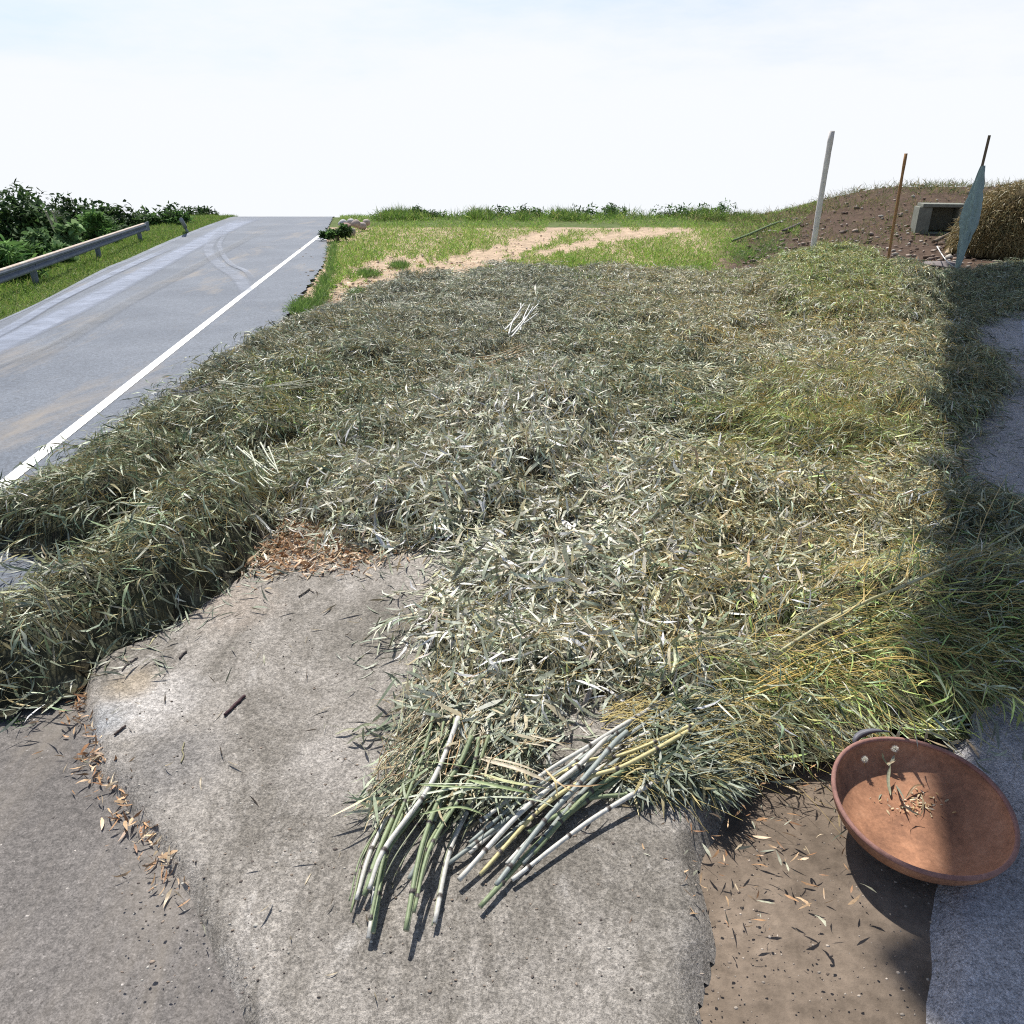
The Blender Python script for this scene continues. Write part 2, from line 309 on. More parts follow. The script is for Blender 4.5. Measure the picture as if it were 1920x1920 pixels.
def sheet(name, px, z, m, thick=0, bev=0):
    bm = bmesh.new(); vs = [bm.verts.new(G(u, v) + Vector((0, 0, z)) if not isinstance(u, Vector) else u) for u, v in px]
    f = bm.faces.new(vs); bm.normal_update()
    if f.normal.z < 0: f.normal_flip()
    if thick:
        r = bmesh.ops.extrude_face_region(bm, geom=[f]); nv = [e for e in r['geom'] if isinstance(e, bmesh.types.BMVert)]
        bmesh.ops.translate(bm, vec=(0, 0, thick), verts=nv)
        if bev:
            ed = [e for e in bm.edges if all(v in nv for v in e.verts)]; bmesh.ops.bevel(bm, geom=ed, offset=bev, segments=3, affect='EDGES', profile=.5)
    bmesh.ops.triangulate(bm, faces=bm.faces[:]); o = from_bm(name, bm, m); return tag(o, kind='structure')
def curve_px(p, n=40): return [tuple(q[:2]) for q in spline([(a, b, 0) for a, b in p], n)]
LEFT = curve_px([(-900, 1010), (-300, 738), (0, 602), (80, 565), (200, 503), (245, 485), (325, 449), (400, 419), (470, 397), (540, 385)], 60)
rag = lambda pts, a: [(u + random.uniform(-a, a), v + random.uniform(-a, a) * .6) for u, v in pts]
RIGHT = curve_px([(640, 385), (618, 420), (612, 440), (613, 468), (605, 498), (572, 545), (540, 592), (500, 640), (440, 700), (300, 860), (190, 1000), (120, 1110), (20, 1230), (-250, 1420)], 70)
sheet('apron', rag(curve_px([(-900, 2000), (-900, 1200), (100, 900), (360, 900), (420, 1100), (460, 1700), (620, 2150)], 30), 3), .004, M_APRON)
def edge_x(pts, y):
    q = sorted([(G(a, b).y, G(a, b).x) for a, b in pts]); qy = np.array([t[0] for t in q]); qx = np.array([t[1] for t in q]); s1 = (qx[-1] - qx[-9]) / (qy[-1] - qy[-9])
    return np.where(y > qy[-1], qx[-1] + (y - qy[-1]) * s1, np.interp(y, qy, qx))
ry = np.concatenate([np.linspace(-6, 2.2, 8, endpoint=False), np.linspace(2.2, 31, 200, endpoint=False), np.linspace(31, 90, 60)])
CLIPV = 408
rl = edge_x([p for p in LEFT if p[1] > CLIPV], ry); rr_x = edge_x([p for p in RIGHT if p[1] > CLIPV], ry) + (.02 * np.sin(ry * 9) + .02 * np.sin(ry * 23 + 1) + .015 * np.random.default_rng(5).standard_normal(len(ry)))
rt = np.linspace(0, 1, 9)[None]; rx_ = rl[:, None] * (1 - rt) + rr_x[:, None] * rt; ryy = np.repeat(ry[:, None], 9, 1); rz_ = terrain(rx_, ryy) + .010
i9 = np.arange(len(ry) * 9).reshape(-1, 9); tag(mesh_np('road', np.stack([rx_, ryy, rz_], -1), np.stack([i9[:-1, :-1], i9[:-1, 1:], i9[1:, 1:], i9[1:, :-1]], -1).reshape(-1, 4), M_ROAD), kind='structure')
def strip(name, pts, wd, z, m, n=40, fade=False, soft=.0):
    P = spline([G(u, v) for u, v in pts], n); P[:, 2] = z + terrain(P[:, 0], P[:, 1]); tg = np.gradient(P, axis=0); tg /= np.linalg.norm(tg, axis=1)[:, None]
    s = np.stack([-tg[:, 1], tg[:, 0], np.zeros(n)], -1); wd = np.interp(np.linspace(0, 1, n), np.linspace(0, 1, len(np.atleast_1d(wd))), np.atleast_1d(wd))
    cols = np.array([-1, -.55, .55, 1]); fa = np.array([0, 1, 1, 0.]) if fade else np.ones(4)
    V = (P[:, None] + s[:, None] * (cols[None, :, None] * wd[:, None, None] * .5)).reshape(-1, 3)
    endf = np.minimum(1, np.minimum(np.linspace(0, 1, n), np.linspace(1, 0, n)) * 5) if fade else np.ones(n)
    C = (endf[:, None] * fa[None]).reshape(-1, 1).repeat(3, 1)
    i = np.arange(n * 4).reshape(n, 4); T = np.stack([i[:-1, :-1], i[:-1, 1:], i[1:, 1:], i[1:, :-1]], -1).reshape(-1, 4)[:, ::-1]
    return tag(mesh_np(name, V, T, m, C), kind='structure')
strip('road_edge_line', [(-500, 1320), (0, 917), (200, 757), (400, 598), (520, 504), (606, 437)], .10, .014, M_PAINT)
strip('road_cross_line', [(586, 451), (600, 450.5), (612, 450)], .06, .018, M_PAINT)
strip('road_seam_line', [(410, 473), (500, 462), (580, 453)], .05, .014, M_TYRE, fade=True)
strip('verge_edge_line', [(-200, 697), (0, 604), (80, 567), (200, 505), (245, 487), (325, 451), (400, 421)], [.05, .06, .16, .2], .014, M_TYRE, 60)
strip('pale_strip', [(-300, 800), (0, 650), (150, 576), (270, 512), (385, 450), (450, 418), (480, 409)], [.5, .5, .55, .6, .9, 1.2], .018, M_PALESTRIP, 60, True)
strip('faint_pale_strip', [(-200, 720), (0, 628), (120, 560), (250, 497), (330, 462)], [.22, .2, .3], .022, M_PALESTRIP, 40, True)
strip('tyre_mark', [(432, 418), (397, 455), (393, 476), (413, 500), (443, 520), (462, 545), (470, 575)], .30, .022, M_TYRE, 40, True)
strip('tyre_mark', [(430, 430), (413, 457), (417, 477), (433, 497), (460, 510), (478, 530)], .14, .026, M_TYRE, 40, True)
strip('dusty_streak', [(-100, 740), (0, 690), (90, 652), (170, 612)], .12, .026, M_DUSTY, 30, True)
strip('dusty_streak', [(0, 706), (100, 655), (240, 570), (330, 522), (440, 462), (500, 430)], .30, .030, M_DUSTY, 30, True)
SLAB = curve_px([(245, 1500), (205, 1450), (180, 1390), (170, 1320), (172, 1270), (205, 1232), (330, 1175), (470, 1080), (520, 1040), (600, 985), (900, 900), (1150, 900), (1330, 1100), (1360, 1400), (1350, 1500), (1290, 1600), (1310, 1720), (1270, 1900), (1300, 2200), (700, 2300), (500, 1950), (350, 1650)], 90)
def cast(name, poly, m, top, soft, und, yr):
    j0, j1 = [int((q - GY0) / DS) for q in yr]; mk = inpoly(UU + N2 * 3, VV + N2 * 2.5, poly).astype(float); b = np.clip(blur(mk, soft), 0, 1)
    z = -.07 + (top + .07) * np.clip(b * 1.3, 0, 1) ** .55 + und * (N1 * .6 + N2 * .25) * b; m2 = (b > .02); m2[:j0] = False; m2[j1:] = False
    idx = np.arange(m2.size).reshape(m2.shape); qd = np.stack([idx[:-1, :-1], idx[:-1, 1:], idx[1:, 1:], idx[1:, :-1]], -1)[m2[:-1, :-1] & m2[1:, 1:]]
    used, inv = np.unique(qd, return_inverse=True); V = np.stack([XX.ravel(), YY.ravel(), z.ravel()], -1)[used]
    return tag(mesh_np(name, V, inv.reshape(qd.shape), m, None, smooth=True), kind='structure')
cast('concrete_slab', SLAB, M_SLAB, .050, .012, .0012, (.6, 7))
cast('concrete_floor', [(1765, 2200), (1800, 1500), (1800, 1350), (1775, 1000), (1740, 820), (1790, 620), (1850, 560), (1990, 545), (2600, 560), (3600, 1100), (3600, 2200)], M_FLOOR, .03, .02, .0008, (.6, 17))
# joints / second floor panel edge
sheet('concrete_floor_strip', [(1913, 600), (1922, 700), (1930, 800), (1950, 960), (2600, 960), (2300, 600)], .025, flat('pale_floor', (.42, .44, .50), .6, .1, 8), .008)
# ------------------------------------------------------------------ leaves
TT = np.array([0, .30, .68, 1.0]); TW = np.array([.22, 1.0, .70, 0.0])
def leaves(P, az, pitch, roll, Ln, Wd, bend, sb, col):
    N = len(P); pts = [P]; cur = P.copy()
    for i in range(1, 4):
        tm = (TT[i] + TT[i - 1]) / 2; a = az + sb * tm; p = pitch - bend * tm; ds = (TT[i] - TT[i - 1]) * Ln
        cur = cur + np.stack([np.cos(a) * np.cos(p), np.sin(a) * np.cos(p), np.sin(p)], -1) * ds[:, None]; pts.append(cur)
    V = np.empty((N, 7, 3))
    for i in range(4):
        a = az + sb * TT[i]; p = pitch - bend * TT[i]; r = roll + 1.3 * sb * TT[i]
        h = np.stack([-np.sin(a), np.cos(a), np.zeros(N)], -1); u = np.stack([-np.cos(a) * np.sin(p), -np.sin(a) * np.sin(p), np.cos(p)], -1)
        s = (h * np.cos(r)[:, None] + u * np.sin(r)[:, None]) * (Wd * TW[i] * .5)[:, None]
        if i < 3: V[:, 2 * i] = pts[i] - s; V[:, 2 * i + 1] = pts[i] + s
        else: V[:, 6] = pts[i]
    b = np.array([(0, 2, 1), (1, 2, 3), (2, 4, 3), (3, 4, 5), (4, 6, 5)])
    T = (np.arange(N)[:, None, None] * 7 + b[None]).reshape(-1, 3)
    return V.reshape(-1, 3), T, np.repeat(col, 7, axis=0)
def ribbons(P, az, Ln, r, follow, col, rise=.02, nseg=4, curl=.6):
    """thin three-sided twigs, following the surface"""
    N = len(P); n = nseg + 1; a = az.copy(); x = P[:, 0].copy(); y = P[:, 1].copy(); pts = []
    cv = rng.normal(0, curl / nseg, N); zz = P[:, 2]; sl = rng.normal(.01, .05, N)
    for i in range(n):
        t = i / nseg; z = np.maximum(follow(x, y), 0) + rise + sl * Ln * t + .03 * np.sin(t * 3.1); pts.append(np.stack([x, y, z], -1))
        x = x + np.cos(a) * Ln / nseg; y = y + np.sin(a) * Ln / nseg; a = a + cv
    pts = np.stack(pts, 1); tg = np.gradient(pts, axis=1); tg /= np.linalg.norm(tg, axis=2)[..., None]
    s = np.cross(tg, [0, 0, 1.]); s /= np.linalg.norm(s, axis=2)[..., None]; u = np.cross(s, tg)
    V = []
    for k in range(3):
        an = k * 2.094; tap = (1 - .55 * np.linspace(0, 1, n))[None, :, None] * r[:, None, None]; V.append(pts + tap * (np.cos(an) * s + np.sin(an) * u))
    V = np.stack(V, 2); T = []
    for i in range(nseg):
        for k in range(3):
            k2 = (k + 1) % 3; A, B, C_, D = i * 3 + k, i * 3 + k2, (i + 1) * 3 + k2, (i + 1) * 3 + k; T += [(A, B, C_), (A, C_, D)]
    T = (np.arange(N)[:, None, None] * (3 * n) + np.array(T)[None]).reshape(-1, 3)
    return V.reshape(-1, 3), T, np.repeat(col, 3 * n, axis=0)
PAL = {
 'silver': [((.60, .61, .55), 3), ((.50, .53, .47), 3), ((.38, .41, .34), 2), ((.52, .47, .35), 1.3), ((.27, .29, .22), 1)],
 'grey': [((.30, .33, .27), 3), ((.23, .26, .21), 2.5), ((.44, .46, .40), 2), ((.42, .38, .26), 1)],
 'olive': [((.24, .28, .19), 3), ((.31, .36, .26), 3), ((.16, .21, .14), 2), ((.38, .35, .21), 1.2), ((.48, .52, .45), 1.3)],
 'blue': [((.26, .31, .24), 3), ((.40, .43, .36), 2), ((.19, .23, .16), 2), ((.36, .34, .20), 1.5)],
 'tan': [((.46, .45, .33), 3), ((.58, .57, .49), 3), ((.32, .32, .21), 2), ((.27, .31, .22), 2.5), ((.54, .43, .26), .8)],
 'yellow': [((.35, .42, .15), 3), ((.25, .36, .13), 3), ((.50, .44, .17), 1.5), ((.27, .33, .21), 2.5), ((.48, .51, .40), 1.3)],
}
ZONES = [('silver', 720, 960, 170), ('silver', 850, 860, 160), ('silver', 1010, 790, 150), ('silver', 980, 960, 170), ('silver', 1000, 1200, 200), ('silver', 1150, 1030, 170), ('silver', 930, 1340, 150),
 ('grey', 820, 570, 170), ('grey', 600, 620, 120), ('grey', 400, 720, 110), ('grey', 1050, 560, 110), ('grey', 940, 640, 90), ('tan', 1400, 950, 160), ('tan', 1330, 1090, 170), ('tan', 1600, 960, 150), ('tan', 1650, 660, 150),
 ('tan', 1250, 560, 150), ('tan', 1420, 620, 130), ('olive', 250, 820, 170), ('olive', 500, 780, 120), ('olive', 650, 700, 120), ('olive', 200, 940, 150), ('olive', 300, 1070, 150), ('blue', 80, 1180, 150),
 ('blue', 330, 1110, 90), ('blue', 700, 790, 90), ('blue', 1220, 690, 130), ('blue', 1380, 730, 80), ('yellow', 1560, 790, 140), ('yellow', 1420, 800, 90), ('yellow', 1560, 540, 120), ('yellow', 1560, 1270, 190), ('yellow', 1750, 1200, 190),
 ('blue', 1500, 1370, 80), ('blue', 1850, 1060, 140), ('olive', 1850, 700, 140), ('olive', 1880, 540, 130), ('olive', 1300, 1400, 120), ('tan', 1480, 1110, 120), ('silver', 1500, 650, 70), ('yellow', 560, 735, 70), ('olive', 1150, 640, 90)]
def zone_cols(x, y, gain=1.0):
    u, v = PX(x, y, HZ(x, y)); n1 = samp(N1, x, y); n2 = samp(N2, x, y)
    Wt = np.stack([np.exp(-(((u + n1 * 30 - a) ** 2 + 1.7 * (v + n2 * 22 - b) ** 2) / r ** 2)) + 1e-4 for _, a, b, r in ZONES], -1)
    names = list(PAL); dim = np.array([1.0, .93, .9, .92, 1.0, 1.05]); Z = np.zeros((len(x), len(names)))
    for i, zz in enumerate(ZONES): Z[:, names.index(zz[0])] += Wt[:, i]
    Z = Z ** 1.6; Z /= Z.sum(1)[:, None]; pick = (rng.random((len(x), 1)) > np.cumsum(Z, 1)).sum(1).clip(0, len(names) - 1)
    col = np.zeros((len(x), 3))
    for i, nme in enumerate(names):
        s = pick == i; cs = np.array([c for c, _ in PAL[nme]]); ws = np.array([w_ for _, w_ in PAL[nme]], float); col[s] = cs[rng.choice(len(cs), s.sum(), p=ws / ws.sum())]
    col *= gain * np.exp(.40 * rng.standard_normal((len(x), 1)) - .04) * (1 + .05 * rng.standard_normal((len(x), 3)))
    col = col * np.array([1.09, 1.07, .95]) * dim[pick][:, None]
    return np.clip(col, .03, .8), names, pick
def sprinkle(mask, dens):
    """random points where mask (probability grid) says, dens per square metre"""
    x0, x1, y0, y1 = GX0, GX1, GY0, GY1; n = int(dens * (x1 - x0) * (y1 - y0)); x = rng.uniform(x0, x1, n); y = rng.uniform(y0, y1, n)
    u, v = PX(x, y); far = np.clip((y - 5) / 9, 0, 1)
    keep = (rng.random(n) < samp(mask, x, y) * (1 - .25 * far)) & (u > -140) & (u < 2060) & (v > 380) & (v < 2060)
    return x[keep], y[keep]
AZF = {'front_row': (R(205), .8), 'second_row': (R(200), .8), 'third_row': (R(200), .9), 'fourth_row': (R(200), .9), 'silver_row': (R(230), 1.1), 'green_top': (R(195), .5), 'yellow_row': (R(10), .65), 'post_heap': (R(200), 1.3), 'field': (R(225), 1.5)}
def pile(key, holder, split):
    mk = (own[key] * SOFT).astype(float) * (1 - .7 * HD)
    x, y = sprinkle(mk, 2700); N = len(x); az0, spr = AZF[key]
    az = az0 + samp(N1, x, y) * .5 + rng.normal(0, spr, N); flip = rng.random(N) < .22; az = az + flip * np.pi
    gxx, gyy = samp(GXd, x, y), samp(GYd, x, y); slope = np.arctan(np.clip(gxx * np.cos(az) + gyy * np.sin(az), -1.3, 1.3))
    hh = HZ(x, y) + 0; edge = np.clip(hh / .1, .15, 1)
    pitch = slope * .9 + rng.normal(.12, .38, N) * edge; roll = rng.normal(0, .75, N) * edge + .1
    u, v = PX(x, y); big = np.exp(-((u - 1050) ** 2 / 420 ** 2 + (v - 1020) ** 2 / 330 ** 2))
    Ln = np.where(rng.random(N) < .35, rng.uniform(.04, .09, N), rng.uniform(.08, .155, N)) * (1 + .15 * big); Wd = Ln * rng.uniform(.05, .10, N) * (1 + .75 * big)
    thin = key in ('yellow_row', 'green_top'); Wd *= .62 if thin else 1
    sel = rng.random(N) < .05; Wd[sel] *= 1.35; Ln[sel] *= 1.15
    z = hh + (rng.random(N) ** .8 * .085 - .05) * edge + .012 + .035 * (v < 0)
    z = np.maximum(z, .056)
    bend = rng.normal(.4, .75, N) * edge; sb = rng.normal(0, .85, N); P = np.stack([x, y, z], -1)
    c, names, pick = zone_cols(x, y)
    V, T, C = leaves(P, az, pitch, roll, Ln, Wd, bend, sb, c); V[:, 2] = np.maximum(V[:, 2], .050 + .004 * rng.random(len(V)))
    # twigs
    xt, yt = sprinkle(mk * (Hm > .05) * np.clip(1.35 - YY / 12, .3, 1), 560); n = len(xt); tz, _, pk = zone_cols(xt, yt)
    yel = np.isin(pk, [names.index('yellow'), names.index('tan')]); tc_ = np.where((rng.random(n) < np.where(yel, .75, .4))[:, None], np.array([.58, .42, .14]), np.array([.32, .29, .17])) * (1 + .2 * rng.standard_normal((n, 1)))
    ta = az0 + samp(N1, xt, yt) * .5 + rng.normal(0, spr * .6, n)
    Pt = np.stack([xt, yt, HZ(xt, yt)], -1); far = np.clip(yt / 9, .5, 1.0)
    TV, TT_, TC = ribbons(Pt, ta, rng.uniform(.12, .42, n), rng.uniform(.0009, .0023, n) * far * np.where(yel, 1.25, 1), HZ, np.clip(tc_, .05, .7), rise=rng.uniform(-.015, .04, n)); 
    # sprays: side shoots with leaves in pairs that stand off the surface
    xs, ys = sprinkle(mk * np.clip(Hm / .06, .15, 1), 48); ns = len(xs); sa = az0 + samp(N1, xs, ys) * .5 + rng.normal(0, spr * .7, ns); sl = rng.uniform(.18, .38, ns); cv = rng.normal(0, .8, ns); up0 = rng.uniform(.15, .6, ns); kk = 9
    sx_ = xs.copy(); sy_ = ys.copy(); sz_ = HZ(xs, ys) + .01; LP, LA, LPi = [], [], []; tp = []
    for q in range(kk + 1):
        tq = q / kk; pz = np.maximum(sz_, HZ(sx_, sy_) + .012); tp.append(np.stack([sx_, sy_, pz], -1)); sgn = 1 if q % 2 else -1
        if q > 1: LP.append(tp[-1]); LA.append(sa + cv * tq + sgn * rng.uniform(.3, .8, ns) * (q < kk)); LPi.append(up0 * (1 - 2 * tq) + rng.normal(0, .25, ns))
        a_ = sa + cv * tq; p_ = up0 - 2.0 * up0 * tq; st_ = sl / kk; sx_ = sx_ + np.cos(a_) * np.cos(p_) * st_; sy_ = sy_ + np.sin(a_) * np.cos(p_) * st_; sz_ = sz_ + np.sin(p_) * st_
    LP = np.vstack(LP); nl = len(LP); c2, _, _ = zone_cols(LP[:, 0], LP[:, 1]); tone = np.tile(np.exp(.15 * rng.standard_normal(ns)), kk - 1)[:, None]; L2 = rng.uniform(.07, .14, nl)
    V2, T2, C2 = leaves(LP, np.concatenate(LA), np.concatenate(LPi), rng.normal(0, .5, nl), L2, L2 * rng.uniform(.06, .12, nl) * (.65 if thin else 1), rng.normal(.8, .7, nl), rng.normal(0, .8, nl), np.clip(c2 * tone, .03, .8)); V2[:, 2] = np.maximum(V2[:, 2], .052)
    T = np.vstack([T, T2 + len(V)]); V = np.vstack([V, V2]); C = np.vstack([C, C2])
    tp = np.stack(tp, 1); vv_, tt_, kq = [], [], 0; m_ = np.array([(0, 3, 1), (1, 3, 4), (1, 4, 2), (2, 4, 5), (2, 5, 0), (0, 5, 3)]); nr = kk + 1; rr3 = (.0016 * (1 - .6 * np.linspace(0, 1, nr)))[None, :, None]
    ring3 = np.stack([tp + rr3 * np.array(o_) for o_ in [(1, 0, 0), (-.5, .87, 0), (-.3, -.3, 1)]], 2).reshape(-1, 3); t3 = np.concatenate([m_ + 3 * i_ for i_ in range(kk)]); t3 = (np.arange(ns)[:, None, None] * 3 * nr + t3[None]).reshape(-1, 3)
    TT_ = np.vstack([TT_, t3 + len(TV)]); TV = np.vstack([TV, ring3]); TC = np.vstack([TC, np.repeat(np.array([.42, .36, .17]) * np.exp(.2 * rng.standard_normal((ns, 1))), 3 * nr, 0)])
    # bed: matted mass beneath the loose leaves, darkened to paint shade into gaps
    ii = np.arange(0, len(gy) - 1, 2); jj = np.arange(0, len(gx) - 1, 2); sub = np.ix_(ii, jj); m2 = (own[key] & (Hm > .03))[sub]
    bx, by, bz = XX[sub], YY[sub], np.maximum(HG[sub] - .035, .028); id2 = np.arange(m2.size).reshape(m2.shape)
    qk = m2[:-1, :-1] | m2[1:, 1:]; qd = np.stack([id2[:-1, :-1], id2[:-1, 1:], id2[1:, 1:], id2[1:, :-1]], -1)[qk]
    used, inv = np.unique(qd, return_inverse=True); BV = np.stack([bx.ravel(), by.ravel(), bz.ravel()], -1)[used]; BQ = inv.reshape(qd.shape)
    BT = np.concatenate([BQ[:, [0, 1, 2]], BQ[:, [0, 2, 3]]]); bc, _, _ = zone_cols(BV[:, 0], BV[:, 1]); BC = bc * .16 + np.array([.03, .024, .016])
    print(key, 'leaves', N, 'twigs', n)
    if split:
        tag(mesh_np('leaf_mass', V, T, M_LEAF, C, holder), kind='stuff'); tag(mesh_np('twig_mass', TV, TT_, M_TWIG, TC, holder), kind='stuff')
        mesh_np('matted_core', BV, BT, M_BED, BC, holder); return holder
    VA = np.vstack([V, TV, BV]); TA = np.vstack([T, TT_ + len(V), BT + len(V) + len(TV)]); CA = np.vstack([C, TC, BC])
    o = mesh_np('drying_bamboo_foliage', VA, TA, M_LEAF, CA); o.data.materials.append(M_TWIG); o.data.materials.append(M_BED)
    mi = np.concatenate([np.zeros(len(T)), np.ones(len(TT_)), np.full(len(BT), 2)]).astype(np.int32); o.data.polygons.foreach_set('material_index', mi)
    return o
tag(pile('field', None, False), 'loose cut bamboo branches spread to dry over the middle of the yard', 'bamboo foliage', kind='stuff')
LBL = {
 'front_row': ('foliage_bundle', 'thick olive green bundle of leafy bamboo nearest on the left, along the bare slab'),
 'second_row': ('foliage_bundle', 'leafy bamboo bundle reaching the asphalt, just behind the nearest left bundle'),
 'third_row': ('foliage_bundle', 'brownish leafy bamboo bundle behind the dark hollow, close to the white road line'),
 'fourth_row': ('foliage_bundle', 'dull grey leafy bamboo bundle on the road shoulder with dark cut stems'),
 'silver_row': ('foliage_bundle', 'silvery pale leaved bamboo bundle ending at the brown litter on the slab'),
 'green_top': ('foliage_bundle', 'fresh yellow green fine leaved bamboo bundle on top of the pile near the shaded edge'),
 'yellow_row': ('foliage_bundle', 'yellow stemmed leafy bamboo bundle stretching behind the rusty pan'),
 'post_heap': ('foliage_bundle', 'raised heap of leafy bamboo at the foot of the white post')}
HOLD = {}
for k in BUN:
    cu = np.mean([p[0] for p in BUN[k]]); cv_ = np.mean([p[1] for p in BUN[k]]); c = G(cu, cv_)
    HOLD[k] = empty(LBL[k][0], (c.x, c.y, 0), LBL[k][1], 'bamboo bundle', 'leafy bamboo bundles laid out to dry'); pile(k, HOLD[k], True)
# stray leaves around the edges and on the bare floors
def litter(name, label, poly, dens, cols, z, Lr, Wr, flat_=.12, cat='fallen leaves', soft=.1, wmul=None):
    pr = blur(inpoly(WU, WV, poly).astype(float), soft)
    if wmul is not None: pr = pr * wmul
    x, y = sprinkle(pr, dens); N = len(x)
    cs = np.array([c for c, _ in cols]); ws = np.array([w_ for _, w_ in cols], float); c = cs[rng.choice(len(cs), N, p=ws / ws.sum())] * (1 + .2 * rng.standard_normal((N, 1)))
    Ln = rng.uniform(*Lr, N); P = np.stack([x, y, z + rng.uniform(.002, .02, N)], -1)
    V, T, C = leaves(P, rng.uniform(0, 6.283, N), rng.normal(.05, flat_, N), rng.normal(0, flat_ * 2.5, N), Ln, Ln * rng.uniform(*Wr, N), rng.normal(.2, .5, N), rng.normal(0, .6, N), np.clip(c, .03, .8))
    V[:, 2] = np.maximum(V[:, 2], z + .001 + .003 * rng.random(len(V))); print(name, N)
    return tag(mesh_np(name, V, T, M_LEAF, C), label, cat, kind='stuff')
ring = np.clip(blur(m_out, .22) * 2, 0, 1) * (1 - m_out)
everywhere = [(-400, 500), (2300, 500), (2300, 1700), (-400, 1700)]
litter('scattered_bamboo_leaves', 'loose bamboo leaves strewn around the rim of the drying foliage', everywhere, 420, [((.30, .33, .25), 3), ((.20, .22, .17), 3), ((.42, .42, .34), 2), ((.42, .33, .2), 1)], .050, (.06, .13), (.07, .11), .3, wmul=ring)
BR = [((.46, .27, .14), 3), ((.58, .40, .24), 3), ((.34, .18, .09), 2), ((.62, .50, .34), 1.5)]
litter('brown_leaf_litter', 'dry orange brown leaves heaped where the slab meets the silvery bundle', [(455, 1100), (500, 1040), (560, 1000), (660, 1040), (760, 1060), (640, 1075), (540, 1090)], 5200, BR + [((.62, .52, .40), 2)], .050, (.03, .075), (.12, .25), .35)
litter('slab_edge_litter', 'dry brown leaves caught along the curved left edge of the slab', [(130, 1300), (178, 1270), (172, 1330), (190, 1400), (225, 1465), (290, 1560), (350, 1680), (320, 1680), (250, 1560), (195, 1480), (150, 1440), (160, 1370)], 4200, BR, .012, (.02, .065), (.10, .24), .4, soft=.05)
litter('slab_flecks', 'thin dry leaf scraps scattered on the bare concrete slab', [(190, 1260), (480, 1100), (780, 1080), (780, 1350), (700, 1900), (420, 1800), (200, 1420)], 34, [((.09, .07, .05), 3), ((.36, .30, .20), 3), ((.22, .22, .15), 2)], .050, (.03, .085), (.05, .12), .25)
litter('apron_litter', 'small dry leaves on the old asphalt by the nearest left bundle', [(-100, 1300), (160, 1290), (180, 1400), (240, 1520), (100, 1480), (-100, 1380)], 130, BR, .012, (.03, .06), (.1, .2), .3)
litter('rim_floor_leaves', 'grey green bamboo leaves lying on the shaded concrete floor', [(1780, 560), (2000, 560), (2000, 1000), (1780, 1000)], 110, [((.16, .18, .14), 3), ((.32, .33, .27), 2), ((.10, .11, .09), 1)], .036, (.07, .14), (.06, .1), .25)
litter('chip_litter', 'pale chips and dry leaves on the brown ground beside the pan', [(1380, 1450), (1580, 1430), (1600, 1700), (1350, 1750), (1000, 1460), (1090, 1370), (1100, 1450)], 520, BR + [((.40, .40, .30), 3)], .036, (.015, .06), (.08, .22), .3)
litter('sand_chips', 'dry leaf bits on the sandy ground below the grass', [(560, 600), (620, 500), (980, 470), (1060, 520), (800, 545), (640, 590)], 60, BR + [((.6, .5, .38), 4)], .0, (.04, .10), (.12, .3), .3)
litter('soil_chips', 'pale chips and dead leaves strewn on the dark soil by the posts', [(1380, 560), (1420, 500), (1520, 430), (1700, 425), (1800, 500), (1800, 560), (1640, 545)], 70, BR + [((.55, .5, .42), 4), ((.10, .07, .05), 4)], .0, (.05, .16), (.15, .4), .4)
dk = np.array([.36, .34, .33])
# ------------------------------------------------------------------ culms and stems
def culm(name, pts, r, col, parent=None, nodes=.28, dark=(.07, .06, .055), off=None, n=48, label=None, taper=.25, sides=9):
    P = spline(pts, n); s = np.concatenate([[0], np.cumsum(np.linalg.norm(np.diff(P, axis=0), axis=1))])
    L_ = s[-1]; off = random.uniform(0, nodes) if off is None else off
    nd = np.arange(off, L_, nodes * random.uniform(.9, 1.1)); ss = sorted(set(list(s) + [q + d for q in nd for d in (-.012, -.005, -.001, .004, .010) if 0 < q + d < L_]))
    ss = np.array(ss); Q_ = np.stack([np.interp(ss, s, P[:, k]) for k in range(3)], -1)
    dist = np.min(np.abs(ss[:, None] - nd[None]), 1) if len(nd) else np.ones(len(ss)); rad = r * (1 - taper * ss / L_) * (1 + .05 * np.sin(ss * 40 + r * 9e3)) * (1 + .30 * (dist < .0045))
    V, T = tube(Q_, rad, sides); C = np.zeros((len(V), 3)); base = np.array(col) * random.uniform(.88, 1.1)
    ring_c = np.where((dist < .006)[:, None], np.array(dark), np.where((dist < .013)[:, None], np.array(base) * 1.15, base))
    C[:-2] = np.repeat(ring_c, sides, 0); C[-2:] = (.55, .50, .38)
    o = mesh_np(name, V, T, M_CULM, np.clip(C, 0, .8), parent, smooth=True)
    if label: tag(o, label)
    return o
WHT, GRY, GRN_C, YEL = (.50, .49, .45), (.27, .30, .28), (.22, .27, .15), (.50, .44, .22)
cb_ = empty('cut_culm_bundle', tuple(G(1100, 1500)), 'bundle of pale grey cut bamboo culms with dark nodes fanning from the bottom centre', 'bamboo bundle')
